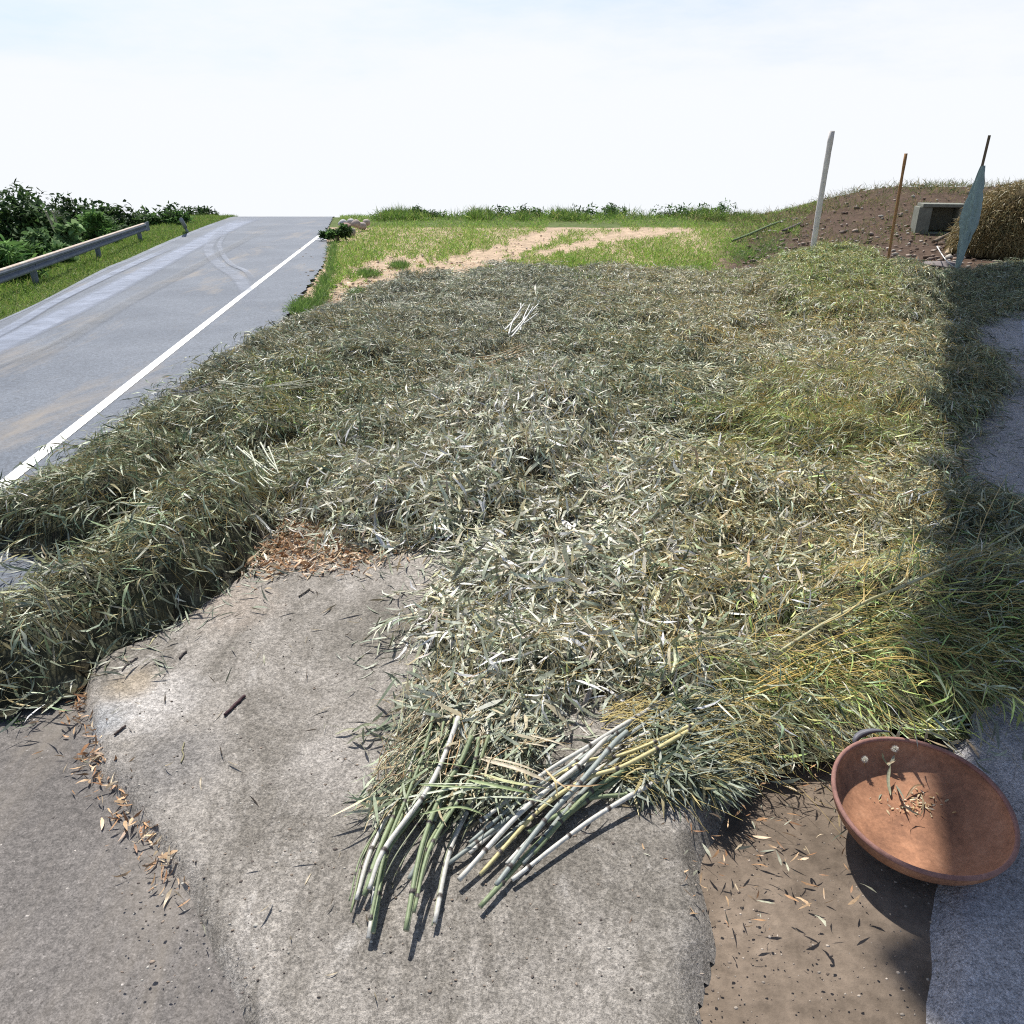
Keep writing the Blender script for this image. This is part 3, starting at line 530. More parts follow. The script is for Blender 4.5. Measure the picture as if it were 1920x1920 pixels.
CL = [([(1290, 1285, .12), (1110, 1395, .13), (1020, 1450, .12), (900, 1540, .10)], .0085, WHT), ([(1250, 1318, .10), (1160, 1365, .12), (1080, 1440, .13), (980, 1520, .12), (860, 1650, .08)], .010, WHT),
 ([(1175, 1372, .15), (1150, 1395, .16), (1090, 1465, .15), (1020, 1540, .12), (930, 1660, .08)], .0095, GRY), ([(1330, 1300, .12), (1230, 1345, .12), (1120, 1420, .10), (1000, 1500, .09), (840, 1620, .07)], .009, GRY),
 ([(1218, 1372, .12), (1140, 1412, .11), (1040, 1470, .09), (930, 1560, .07)], .0075, WHT), ([(1300, 1358, .16), (1230, 1390, .16), (1160, 1417, .14), (1090, 1430, .12), (960, 1500, .09)], .0065, YEL),
 ([(1305, 1362, .15), (1235, 1402, .16), (1165, 1438, .15), (1095, 1462, .13), (1010, 1520, .10), (900, 1640, .07)], .008, YEL), ([(1245, 1458, .10), (1180, 1493, .10), (1090, 1550, .09), (960, 1650, .07)], .0085, WHT),
 ([(1255, 1440, .08), (1185, 1485, .08), (1100, 1500, .08), (990, 1560, .08)], .008, GRN_C), ([(1200, 1400, .09), (1140, 1440, .09), (1070, 1510, .08), (980, 1620, .06)], .010, GRY),
 ([(1260, 1400, .10), (1160, 1450, .10), (1090, 1500, .09), (1000, 1600, .07)], .009, GRN_C), ([(1150, 1400, .08), (1060, 1470, .08), (930, 1590, .07)], .0095, GRY), ([(1190, 1350, .12), (1100, 1415, .12), (1000, 1480, .10), (880, 1580, .08)], .0075, GRY),
 ([(1230, 1420, .08), (1130, 1480, .08), (1040, 1550, .07), (900, 1700, .05)], .010, GRN_C), ([(1300, 1330, .10), (1180, 1400, .09), (1080, 1480, .08), (950, 1620, .06)], .0085, WHT), ([(1120, 1390, .10), (1040, 1460, .08), (880, 1600, .06)], .008, WHT)]
for p, r, c in CL: culm('culm', [G(u, v, max(z, .075)) for u, v, z in p], r, c, cb_, nodes=random.uniform(.16, .24))
lb_ = empty('cut_culm_bundle', tuple(G(800, 1490)), 'bundle of greenish cut bamboo culms bending down beside the bare slab at the bottom', 'bamboo bundle')
random.seed(11)
for i in range(24):
    f = i / 23; u0 = 800 + 120 * f + random.uniform(-10, 10); v0 = 1325 + 45 * f + random.uniform(-15, 30); u1 = 735 + 150 * f + random.uniform(-12, 12); z = .06 + .07 * random.random() + .04 * math.sin(f * 3.1)
    lean = random.uniform(-25, 20)
    culm('culm', [G(u0, v0, z + .05), G((u0 + u1) / 2 + 6, (v0 + 1480) / 2, z + .02), G(u1, 1485, z), G(u1 - 55 + lean, 1590, z), G(u1 - 85 + lean, 1640 + random.uniform(0, 120), max(z - .03, .075))], random.choice([.003, .0045, .0065, .0085, .0095]), random.choice([GRN_C, GRN_C, GRY, (.28, .30, .20), (.22, .26, .14), WHT]), lb_, nodes=random.uniform(.15, .24), n=30, sides=7)
n = 260; tu = rng.uniform(720, 930, n); tv = rng.uniform(1350, 1560, n); Pt = np.array([tuple(G(a - (b - 1450) * .45, b, 0)) for a, b in zip(tu, tv)])
TV, T3, TC = ribbons(Pt, rng.normal(R(60), .35, n), rng.uniform(.1, .35, n), rng.uniform(.001, .0026, n), lambda x, y: x * 0 + .04, np.array([(.36, .24, .12), (.22, .16, .09), (.42, .42, .26), (.5, .45, .33)])[rng.choice(4, n)] * (1 + .25 * rng.standard_normal((n, 1))), rise=rng.uniform(0, .14, n)); tag(mesh_np('twig_mass', TV, T3, M_TWIG, np.clip(TC, .03, .7), lb_), kind='stuff')
N = 900; uu = rng.uniform(730, 1010, N); vv = rng.uniform(1400, 1560, N); P = np.array([tuple(G(a - (b - 1450) * .4, b, 0)) for a, b in zip(uu, vv)]); P[:, 2] = rng.uniform(.045, .15, N)
c = np.array([(.50, .53, .42), (.32, .38, .24), (.50, .42, .26), (.2, .22, .14)])[rng.choice(4, N)] * (1 + .2 * rng.standard_normal((N, 1))); Ln = rng.uniform(.06, .17, N)
V, T, C = leaves(P, R(240) + rng.normal(0, .6, N) + np.pi * (rng.random(N) < .3), rng.normal(0, .2, N), rng.normal(0, .6, N), Ln, Ln * rng.uniform(.04, .08, N), rng.normal(.2, .4, N), rng.normal(0, .5, N), np.clip(c, .03, .8)); V[:, 2] = np.maximum(V[:, 2], .04)
tag(mesh_np('loose_leaves', V, T, M_LEAF, C, lb_), kind='stuff')
# pale split strips and long green blades across the two bundles
sb_ = empty('split_bamboo_strips', tuple(G(920, 1470)), 'fan of split pale green bamboo strips and sheaths crossing the two culm bundles', 'bamboo strips')
def blade(name, pts, wd, col, parent, n=22, label=None):
    P = spline(pts, n); tg = np.gradient(P, axis=0); tg /= np.linalg.norm(tg, axis=1)[:, None]; s = np.cross(tg, [0, 0, 1.]); s /= np.linalg.norm(s, axis=1)[:, None] + 1e-9
    tw = random.uniform(-.5, .5); up = np.cross(s, tg); s = s * math.cos(tw) + up * math.sin(tw); t = np.linspace(0, 1, n); pr = np.clip(np.sin(np.clip(t * 1.02 + .06, 0, 1) * np.pi) * 1.5, 0.04, 1) * wd * .5
    V = np.stack([P - s * pr[:, None], P + np.array([0, 0, -.0016]) - up * (pr * .35)[:, None], P + s * pr[:, None]], 1).reshape(-1, 3); i = np.arange(n * 3).reshape(n, 3)
    T = np.stack([i[:-1, :-1], i[:-1, 1:], i[1:, 1:], i[1:, :-1]], -1).reshape(-1, 4); C = np.tile(np.array(col) * random.uniform(.85, 1.1), (len(V), 1))
    return mesh_np(name, V, T, M_LEAF, np.clip(C, 0, .8), parent)
PG, PT, GG = (.50, .55, .42), (.60, .52, .38), (.36, .44, .22)
for p, wd, c in [([(880, 1415), (960, 1435), (1020, 1452)], .020, PT), ([(900, 1425), (970, 1448), (1040, 1470)], .016, PT), ([(815, 1432), (840, 1452), (930, 1440), (1000, 1432)], .012, PT), ([(790, 1425), (850, 1432), (940, 1450)], .008, GG),
  ([(895, 1450), (960, 1465), (1030, 1475)], .022, (.50, .52, .28)), ([(785, 1470), (880, 1468), (990, 1462)], .009, PG), ([(820, 1500), (890, 1478), (950, 1474), (1030, 1496)], .017, PG), ([(740, 1500), (860, 1482), (950, 1462)], .010, PG),
  ([(790, 1475), (850, 1470), (960, 1475)], .008, GG), ([(860, 1495), (930, 1490), (1010, 1505), (1060, 1530)], .018, PG), ([(1025, 1445), (1050, 1465), (1088, 1490)], .012, (.62, .47, .28)), ([(1022, 1448), (1035, 1470), (1045, 1500)], .008, (.62, .50, .25)),
  ([(790, 1530), (860, 1512), (930, 1530)], .009, GG), ([(965, 1375), (1040, 1395), (1085, 1405)], .010, PT), ([(960, 1390), (1010, 1400), (1060, 1407)], .006, PT),
  ([(880, 1460), (930, 1475), (1010, 1488)], .012, GG), ([(835, 1445), (900, 1460), (960, 1485)], .010, PG), ([(1060, 1470), (1100, 1478), (1140, 1470)], .008, (.5, .35, .2))]:
    p = [(a_ + random.uniform(-7, 7), b_ + random.uniform(-5, 5)) for a_, b_ in p]; zb = random.uniform(.14, .19); k = len(p) - 1; blade('strip', [G(u, v, zb + .03 * math.sin(i / k * 3.1) - .012 * i) for i, (u, v) in enumerate(p)], wd * random.uniform(.7, 1.0), c, sb_)
# leaf tail of the pale culm bundle, right of the culms
tail = empty('foliage_bundle', tuple(G(1310, 1430)), 'leafy dark green end of the cut culm bundle beside the brown chips', 'bamboo bundle', 'leafy bamboo bundles laid out to dry')
N = 5200; t = rng.random(N); uu = 1140 + 230 * rng.random(N) ** .8 + 0 * t; vv = 1345 + 165 * rng.random(N); keep = (vv > 1310 + (1400 - uu) * .35) & (vv < 1515 - np.maximum(0, uu - 1330) * 1.2); uu, vv = uu[keep], vv[keep]; N = len(uu)
P = np.array([tuple(G(a, b, 0)) for a, b in zip(uu, vv)]); P[:, 2] = .045 + .10 * rng.random(N) ** 1.2 * np.sin(np.clip((uu - 1130) / 250, 0, 1) * 3.1)
cs = np.array([(.24, .28, .20), (.34, .38, .31), (.44, .46, .38), (.42, .36, .18), (.16, .2, .12)]); c = cs[rng.choice(5, N, p=[.3, .25, .15, .15, .15])] * (1 + .15 * rng.standard_normal((N, 1)))
Ln = rng.uniform(.07, .15, N); V, T, C = leaves(P, R(-20) + rng.normal(0, .9, N), rng.normal(.0, .3, N), rng.normal(0, .6, N), Ln, Ln * rng.uniform(.05, .10, N), rng.normal(.3, .5, N), rng.normal(0, .6, N), np.clip(c, .03, .8)); V[:, 2] = np.maximum(V[:, 2], .04)
tag(mesh_np('leaf_mass', V, T, M_LEAF, C, tail), kind='stuff')
n = 420; tu = rng.uniform(1120, 1330, n); tv = rng.uniform(1360, 1500, n); Pt = np.array([tuple(G(a, b, 0)) for a, b in zip(tu, tv)])
TV, T3, TC = ribbons(Pt, rng.normal(.1, .35, n), rng.uniform(.1, .32, n), rng.uniform(.0009, .002, n), lambda x, y: x * 0 + .05, np.tile([.45, .36, .14], (n, 1)) * (1 + .25 * rng.standard_normal((n, 1))), rise=rng.uniform(0, .07, n)); tag(mesh_np('twig_mass', TV, T3, M_TWIG, np.clip(TC, .03, .7), tail), kind='stuff')
# same for the lower bundles' leaf collar around (900,1400)
N = 1500; uu = rng.normal(890, 55, N); vv = rng.normal(1385, 35, N); P = np.array([tuple(G(a, b, 0)) for a, b in zip(uu, vv)]); P[:, 2] = rng.uniform(.06, .17, N)
c = np.array([(.55, .56, .48), (.40, .44, .34), (.50, .44, .30), (.25, .29, .2)])[rng.choice(4, N)] * (1 + .15 * rng.standard_normal((N, 1))); Ln = rng.uniform(.08, .16, N)
V, T, C = leaves(P, R(250) + rng.normal(0, 1, N), rng.normal(-.1, .35, N), rng.normal(0, .6, N), Ln, Ln * rng.uniform(.08, .15, N), rng.normal(.4, .5, N), rng.normal(0, .5, N), np.clip(c, .03, .8)); V[:, 2] = np.maximum(V[:, 2], .04)
tag(mesh_np('leaf_collar', V, T, M_LEAF, C, lb_), kind='stuff')
# long stems drawn over the piles
def over(u, v, up=.03):
    g = G(u, v); h = .12
    for _ in range(6): h = float(HZ([G(u, v, h).x], [G(u, v, h).y])[0])
    return G(u, v, max(h, .03) + up)
br = empty('bamboo_branch', tuple(G(1700, 1120)), 'long pale bamboo branch with bare side twigs lying over the right side of the pile', 'bamboo branch')
SP = [over(1455, 1226, .02), over(1540, 1172, .05), over(1620, 1130, .08), over(1695, 1098, .10), over(1825, 1040, .12), over(1930, 980, .13), over(2050, 900, .15)]
culm('stem', SP, .0075, (.44, .42, .24), br, nodes=.36, off=.1, dark=(.25, .2, .1), taper=.5, n=60)
for p in [[(1700, 1096), (1708, 1040), (1730, 985), (1765, 900), (1800, 830)], [(1826, 1038), (1840, 990), (1862, 940), (1890, 888)], [(1695, 1098), (1710, 1030), (1714, 980), (1714, 940)], [(1545, 1170), (1600, 1140), (1680, 1065), (1780, 1010), (1800, 960), (1820, 910)], [(1702, 1096), (1760, 1110), (1920, 1105)], [(1620, 1130), (1620, 1060), (1618, 960)]]:
    culm('twig', [over(u, v, .09 + .05 * i / len(p)) for i, (u, v) in enumerate(p)], .0028, (.52, .40, .17), br, nodes=.2, dark=(.40, .28, .12), taper=.6, n=24, sides=6)
yb = HOLD['yellow_row']
for p in [[(1415, 1285), (1520, 1225), (1620, 1165), (1700, 1130)], [(1425, 1290), (1540, 1235), (1640, 1200), (1760, 1150)], [(1420, 1275), (1500, 1225), (1560, 1195), (1630, 1180)], [(1430, 1288), (1560, 1250), (1700, 1235), (1800, 1260)], [(1625, 1240), (1700, 1232), (1780, 1262)], [(1380, 1320), (1450, 1290), (1560, 1265), (1640, 1255)], [(1400, 1300), (1480, 1270), (1600, 1225), (1700, 1215), (1900, 1235)]]:
    culm('stem', [over(u, v, .035) for u, v in p], .0032, (.56, .40, .12), yb, nodes=.22, dark=(.35, .24, .1), taper=.5, n=30, sides=6)
for name, label, pl, r, c, k in [
   ('cut_stem_ends', 'fan of pale grey cut stems poking up from the far part of the pile', [([(950, 628), (965, 600), (985, 572)], 0), ([(962, 625), (985, 598), (1012, 572)], 0), ([(945, 622), (975, 590), (978, 568)], 0), ([(970, 618), (990, 600), (1006, 585)], 0), ([(955, 630), (980, 605), (1000, 575)], 0), ([(975, 620), (985, 590), (992, 570)], 0)], .011, (.62, .62, .58), .09),
   ('cut_stem_ends', 'brown dry stems bundled in a dark nest in the far middle of the pile', [([(885, 672 + 5 * i), (930, 668 + 4 * i), (985, 645 + 5 * i)], 0) for i in range(5)], .008, (.36, .26, .15), .04),
   ('cut_stem_ends', 'dark grey cut stems sticking out onto the road shoulder', [([(318, 728 + 4 * i), (350, 731 + 3 * i), (400, 718 + 3 * i)], 0) for i in range(7)], .0075, (.14, .14, .14), .05),
   ('cut_stem_ends', 'pale green split stem tips fanned out above the nearest left bundle', [([(435, 850), (470, 875), (505, 905)], 0), ([(440, 862), (475, 885), (512, 905)], 0), ([(470, 850), (475, 870), (480, 885)], 0), ([(485, 840), (500, 865), (522, 882)], 0), ([(492, 832), (505, 860), (518, 880)], 0), ([(430, 875), (470, 890), (500, 912)], 0), ([(455, 845), (490, 875), (520, 890)], 0), ([(420, 885), (440, 900), (465, 912)], 0), ([(445, 840), (480, 868), (515, 895)], 0), ([(425, 862), (460, 880), (500, 900)], 0), ([(500, 838), (510, 860), (525, 885)], 0)], .0065, (.56, .58, .46), .11),
   ('cut_stem_ends', 'thin pale stems laid along the road side of the fourth bundle', [([(410, 712 + 3 * i), (460, 722 + 2 * i), (520, 730 - 2 * i), (590, 722 - 3 * i)], 0) for i in range(6)], .005, (.42, .42, .33), .05)]:
    hh = empty(name, tuple(over(*pl[0][0][0], 0)), label, 'cut stems')
    for p, _ in pl:
        p = [(a + random.uniform(-4, 4), b + random.uniform(-3, 3)) for a, b in p]; culm('stem', [over(a, b, k * (1 + .5 * i / len(p))) for i, (a, b) in enumerate(p)], r, c, hh, nodes=.2, n=12, sides=6, dark=tuple(x * .5 for x in c), taper=.4)
# ------------------------------------------------------------------ sticks on the slab
def stick(label, pts, r, col, z=.052):
    Pp = spline([G(u, v, z + r) for u, v in pts], 14); Pp[:, :2] += rng.normal(0, .0012, (14, 2)); V, T = tube(Pp, r * (1 + .2 * rng.random(14)), 7)
    return tag(mesh_np('twig', V, T, M_WOOD, np.tile(col, (len(V), 1)), smooth=True), label, 'stick')
stick('thick dark twig lying alone in the middle of the bare slab', [(421, 1341), (440, 1322), (459, 1304)], .0055, (.07, .04, .045))
stick('short dark curled twig near the slab edge in front of the nearest left bundle', [(215, 1377), (225, 1368), (236, 1360)], .004, (.08, .06, .055))
stick('dark brown twig sticking onto the slab from the leafy pile at the lower middle', [(762, 1352), (785, 1342), (815, 1332), (850, 1322)], .0045, (.20, .14, .10), .05)
stick('thin olive twig curved on the slab below the middle', [(340, 1430), (344, 1415), (342, 1405), (346, 1392)], .0022, (.25, .23, .14))
stick('slim dark twig at the upper right of the bare slab', [(560, 1118), (572, 1110), (580, 1104)], .0035, (.08, .07, .06))
stick('slim grey twig below the shadow of the nearest left bundle', [(228, 1256), (242, 1243), (258, 1232)], .0032, (.15, .13, .12))
stick('small pair of dark leaf stalks on the upper slab', [(337, 1234), (343, 1226), (350, 1221)], .004, (.07, .06, .06))
# a small heap of green leaves on the slab
sp = empty('leaf_sprig', tuple(G(680, 1375)), 'small sprig of fallen green leaves on the slab at the lower middle', 'leaf sprig')
for i, (a, b, c_, d, cc) in enumerate([(628, 1377, 672, 1365, (.45, .44, .3)), (660, 1372, 700, 1355, (.3, .33, .22)), (680, 1383, 720, 1360, (.22, .28, .2)), (650, 1395, 690, 1372, (.3, .3, .22)), (685, 1360, 722, 1365, (.33, .36, .26)), (660, 1385, 705, 1378, (.4, .36, .24))]):
    blade('leaf', [G(a, b, .06), G((a + c_) / 2, (b + d) / 2 - 3, .072 + .004 * i), G(c_, d, .06)], .012, cc, sp)
# ------------------------------------------------------------------ rusty pan
PC = G(1726, 1514, .13); PR = .262
pan = empty('rusty_pan', (PC.x, PC.y, 0), 'round rusty iron pan standing on the ground at the bottom right', 'pan')
bm = bmesh.new(); NS = 72; prof = []
for i in range(17):
    a = i / 16; r = PR * math.sin(a * math.pi / 2) ** .85; prof.append((r, -.115 * (1 - (1 - math.cos(a * math.pi / 2)) ** 1.15)))
outp = [(r + .006 if r > 0 else 0, z - .006) for r, z in prof[::-1]]
def lathe(prof, warp=True):
    bm = bmesh.new(); rings = []
    for r, z in prof:
        rings.append([bm.verts.new((r * math.cos(2 * math.pi * j / NS) * (1 + (.012 * math.sin(4 * math.pi * j / NS) if warp else 0)), r * math.sin(2 * math.pi * j / NS), z + (.003 * math.sin(6 * math.pi * j / NS) * r / PR))) for j in range(NS)] if r > 1e-5 else [bm.verts.new((0, 0, z))])
    for a, b in zip(rings, rings[1:]):
        for j in range(NS):
            k = (j + 1) % NS
            if len(a) == 1: bm.faces.new((a[0], b[j], b[k]))
            elif len(b) == 1: bm.faces.new((a[j], b[0], a[k]))
            else: bm.faces.new((a[j], b[j], b[k], a[k]))
    bmesh.ops.recalc_face_normals(bm, faces=bm.faces); return bm
MP = Matrix.Translation((PC.x, PC.y, .152)) @ Matrix.Rotation(R(6), 4, 'X')
bm = lathe(prof + outp); bmesh.ops.transform(bm, matrix=MP, verts=bm.verts); from_bm('bowl', bm, M_RUST, pan, True)
rimp = [(PR + .004 + .0075 * math.cos(a), .001 + .0075 * math.sin(a)) for a in np.linspace(0, 2 * math.pi, 11)]
bm = lathe(rimp); bmesh.ops.transform(bm, matrix=MP, verts=bm.verts); from_bm('rim', bm, M_RIM, pan, True)
def inpan(u, v):
    """point on the pan's inner surface seen at the pixel"""
    z = .05
    for _ in range(20):
        g = G(u, v, z); l_ = MP.inverted() @ g; r = min(PR * .99, math.hypot(l_.x, l_.y)); a = math.asin((r / PR) ** (1 / .85)) ; zz = -.115 * (1 - (1 - math.cos(a)) ** 1.15)
        z += (zz - l_.z) * .6
    return G(u, v, z + .004)
for u, v, lab, h in [(1621, 1424, 'fluffy white seed head hovering over the left inside wall of the pan', .03), (1678, 1404, 'fluffy white seed head under the pale leaf at the top rim of the pan', .03)]:
    p0 = inpan(u, v + 12); c = G(u, v, p0.z + h)
    e = empty('seed_head', tuple(p0), lab, 'seed head', 'white seed heads in the pan'); N = 420; d = rng.standard_normal((N, 3)); d /= np.linalg.norm(d, axis=1)[:, None]
    base = np.array(tuple(c)); Ln = rng.uniform(.009, .013, N); az = np.arctan2(d[:, 1], d[:, 0]); V, T, C = leaves(base + d * .002, az, np.arcsin(d[:, 2]), rng.random(N) * 3, Ln, Ln * 0 + .0008, Ln * 0, Ln * 0, np.tile([.80, .78, .70], (N, 1))); mesh_np('fluff', V, T, M_LEAF, C, e)
    V, T = tube([tuple(p0), tuple(p0.lerp(c, .5)), tuple(c)], .001, 6); mesh_np('stalk', V, T, M_TWIG, np.tile([.5, .42, .2], (len(V), 1)), e)
sp2 = empty('dry_leaf_sprig', tuple(inpan(1668, 1470)), 'forked dry green leaf sprig standing in the pan', 'leaf sprig')
for p, wd, cc in [([(1669, 1494), (1663, 1470), (1667, 1442)], .011, (.42, .42, .28)), ([(1667, 1440), (1655, 1432), (1650, 1422)], .010, (.30, .29, .16)), ([(1664, 1440), (1671, 1434), (1674, 1427)], .010, (.45, .46, .35)), ([(1660, 1436), (1668, 1438), (1678, 1438)], .007, (.55, .45, .3))]:
    blade('leaf', [inpan(a, b) + Vector((0, 0, .008 + .012 * i)) for i, (a, b) in enumerate(p)], wd, cc, sp2, 12)
tag(blade('dry_leaf', [inpan(1699, 1496), inpan(1714, 1481) + Vector((0, 0, .016)), inpan(1736, 1476) + Vector((0, 0, .01))], .009, (.26, .17, .09), None, 12), 'dark curled dry leaf near the bottom of the pan', 'dry leaf')
hang = empty('hanging_leaf_sprig', tuple(over(1700, 1375, .05)), 'pale arching leaves hanging from the bundle over the rim of the pan', 'leaf sprig')
for p, wd, cc in [([(1704, 1352), (1690, 1362), (1683, 1382), (1678, 1404)], .011, (.55, .57, .42)), ([(1704, 1350), (1670, 1350), (1645, 1362), (1630, 1378)], .010, (.50, .50, .32)), ([(1714, 1355), (1718, 1380), (1722, 1408)], .012, (.50, .50, .40)), ([(1740, 1352), (1738, 1375), (1732, 1395)], .010, (.42, .38, .26)), ([(1750, 1345), (1775, 1370), (1784, 1386)], .014, (.30, .38, .32)), ([(1808, 1346), (1794, 1353), (1782, 1362)], .014, (.36, .45, .38)), ([(1830, 1340), (1840, 1385), (1838, 1405)], .008, (.36, .36, .24)), ([(1801, 1388), (1790, 1392), (1781, 1398)], .012, (.36, .42, .34))]:
    blade('leaf', [G(a, b, .26 - .05 * i) for i, (a, b) in enumerate(p)], wd, cc, hang, 14)
tag(blade('fallen_leaf', [G(1812, 1385, .035), G(1826, 1404, .045), G(1838, 1424, .035)], .022, (.50, .38, .26), None, 14), 'broad tan leaf lying on the shaded floor beside the pan', 'fallen leaf')
# grains in the pan
N = 90; V0 = []
uu = np.where(rng.random(N) < .6, rng.normal(1705, 30, N), rng.normal(1735, 25, N)); vv = rng.normal(1506, 13, N); P = np.array([tuple(inpan(a, b)) for a, b in zip(uu, vv)]); Ln = rng.uniform(.008, .022, N)
V, T, C = leaves(P, rng.random(N) * 6.28, rng.normal(.1, .3, N), rng.normal(0, .5, N), Ln, Ln * .3, rng.normal(0, .3, N), Ln * 0, np.array([(.62, .52, .33), (.55, .40, .2), (.68, .6, .45)])[rng.choice(3, N)]); tag(mesh_np('seed_husks', V, T, M_LEAF, C), 'pale husks and seeds scattered in the bottom of the pan', 'seed husks', kind='stuff')
# sickle behind the pan
sk = empty('sickle', tuple(G(1625, 1385, .08)), 'dark grey sickle half buried in leaves behind the rusty pan', 'sickle')
path = spline([G(1604, 1399, .12), G(1605, 1385, .14), G(1618, 1375, .15), G(1640, 1370, .16), G(1668, 1372, .15)], 20); tg = np.gradient(path, axis=0); tg /= np.linalg.norm(tg, axis=1)[:, None]; s = np.cross(tg, [0, -.5, .86]); s /= np.linalg.norm(s, axis=1)[:, None]
wd = np.interp(np.linspace(0, 1, 20), [0, .15, .5, 1], [.010, .020, .026, .006])[:, None]; up = np.cross(s, tg) * .003
V = np.stack([path - s * wd / 2, path + up, path + s * wd / 2, path - up], 1).reshape(-1, 3); i = np.arange(80).reshape(20, 4); T = []
for a in range(19):
    for b in range(4): T.append((i[a, b], i[a, (b + 1) % 4], i[a + 1, (b + 1) % 4], i[a + 1, b]))
mesh_np('blade', V, np.array(T), flat('dark_steel', (.13, .13, .15), .5, .15), None, sk, True)
V, T = tube([tuple(G(1604, 1397, .12)), tuple(G(1609, 1404, .10)), tuple(G(1618, 1420, .05))], [.006, .009, .010], 9); mesh_np('handle', V, T, M_WOOD, np.tile([.28, .19, .15], (len(V), 1)), sk, True)
# ------------------------------------------------------------------ guard rail
A, B = G(0, 563), G(276, 449); dr = (B - A).normalized(); nrm = Vector((dr.y, -dr.x, 0)); A0 = A - dr * 5; LR = (B - A0).length
gr = empty('guard_rail', tuple(A0), 'grey steel crash barrier with a rusty top edge along the far side of the road', 'guard rail')
pr = [(0, .43), (.035, .418), (.05, .385), (.045, .36), (.008, .335), (.004, .315), (.045, .29), (.05, .265), (.035, .24), (0, .225)]
def rail(pr, name, m, l0, l1):
    bm = bmesh.new(); a = []
    for off in (0, .005):
        for t in (l0, l1): a.append([bm.verts.new(A0 + dr * t + nrm * (x - off) + Vector((0, 0, z - (off if k == 0 else 0)))) for k, (x, z) in enumerate(pr)])
    for i in range(len(pr) - 1):
        for q in ((a[0], a[1]), (a[3], a[2])): bm.faces.new((q[0][i], q[1][i], q[1][i + 1], q[0][i + 1]))
    for q in (0, -1): bm.faces.new((a[0][q], a[1][q], a[3][q], a[2][q]))
    bmesh.ops.recalc_face_normals(bm, faces=bm.faces); return from_bm(name, bm, m, gr)
rail(pr, 'beam', M_STEEL, 0, LR); rail([(-.03, .428), (.0, .437), (.037, .424), (.041, .410)], 'top_flange', M_RAILTOP, 0, LR - .1)
end = box_bm(A0 + dr * (LR + .2) + Vector((0, 0, .325)) + nrm * .02, (.42, .02, .23), math.atan2(dr.y, dr.x), .008); from_bm('end_wing', end, M_STEEL, gr)
for t in np.arange(LR - .5, 0, -4.0):
    c = A0 + dr * t - nrm * .06; V, T = tube([(c.x, c.y, -.25), (c.x, c.y, .1), (c.x, c.y, .40)], .055, 12); mesh_np('post', V, T, M_STEEL, None, gr, True)
    from_bm('spacer', box_bm(c + nrm * .05 + Vector((0, 0, .33)), (.06, .06, .12), math.atan2(dr.y, dr.x), .005), M_STEEL, gr)
tag(mesh_np('delineator_post', *tube([tuple(G(351, 436)), tuple(G(347, 425, .15)), tuple(G(340, 412, .45))], .06, 10), flat('old_concrete_post', (.30, .32, .32)), smooth=True), 'short grey post leaning in the verge beyond the end of the crash barrier', 'post')
# ------------------------------------------------------------------ grass
def grassy(name, label, pts_fn, n, hr, wr, cols, cat='grass'):
    x, y, k = pts_fn(n); N = len(x); cs = np.array([c for c, _ in cols]); ws = np.array([w_ for _, w_ in cols], float); c = cs[rng.choice(len(cs), N, p=ws / ws.sum())] * (1 + .18 * rng.standard_normal((N, 1)))
    Ln = rng.uniform(*hr, N) * k; z = terrain(x, y) - .015; V, T, C = leaves(np.stack([x, y, z], -1), rng.random(N) * 6.283, rng.normal(1.15, .28, N), rng.random(N) * 3, Ln, rng.uniform(*wr, N), rng.normal(.9, .5, N), rng.normal(0, .4, N), np.clip(c, .01, .7))
    print(name, N); return tag(mesh_np(name, V, T, M_GRASS, C), label, cat, kind='stuff')
GC = [((.16, .27, .045), 4), ((.22, .33, .07), 3), ((.30, .36, .10), 2), ((.11, .20, .04), 2), ((.38, .35, .15), 1)]
LW = [G(u, v) for u, v in LEFT]
lx = np.interp; ly_ = np.array([p.y for p in LW]); lxx = np.array([p.x for p in LW]); o_ = np.argsort(ly_)
def verge(n):
    y = 5 + 28 * rng.random(n) ** .8; xe = np.interp(y, ly_[o_], lxx[o_]); d = rng.random(n); wd = 1.9 + .05 * y; x = xe - .03 - wd * d - .05 * rng.random(n)
    tuft = .75 + .5 * (np.sin(x * 7 + 2 * np.sin(y * 3)) > 0) + .35 * d; keep = rng.random(n) < (.45 + .55 * d ** .3); return x[keep], y[keep], tuft[keep]
grassy('verge_grass', 'bright green grass on the strip between the crash barrier and the asphalt', verge, 120000, (.05, .13), (.006, .013), GC)
TOP = [(560, 610), (618, 520), (632, 440), (640, 390), (1560, 385), (1500, 425), (1480, 500), (1400, 545), (1000, 530), (800, 550), (700, 565), (600, 605)]
SANDS = [(760, 530, 155, 28, -.18), (850, 505, 120, 18, -.22), (980, 460, 70, 13, -.25), (690, 545, 60, 20, -.3), (730, 500, 70, 15, -.15), (1060, 425, 30, 9, 0), (900, 480, 60, 10, -.15), (1190, 440, 90, 9, -.08), (1070, 465, 60, 8, -.2), (1200, 515, 90, 6, 0), (637, 565, 25, 20, 0), (614, 495, 12, 40, .2), (1420, 500, 70, 25, 0), (1460, 460, 60, 20, 0), (1010, 445, 60, 9, -.2), (1120, 425, 60, 6, 0)]
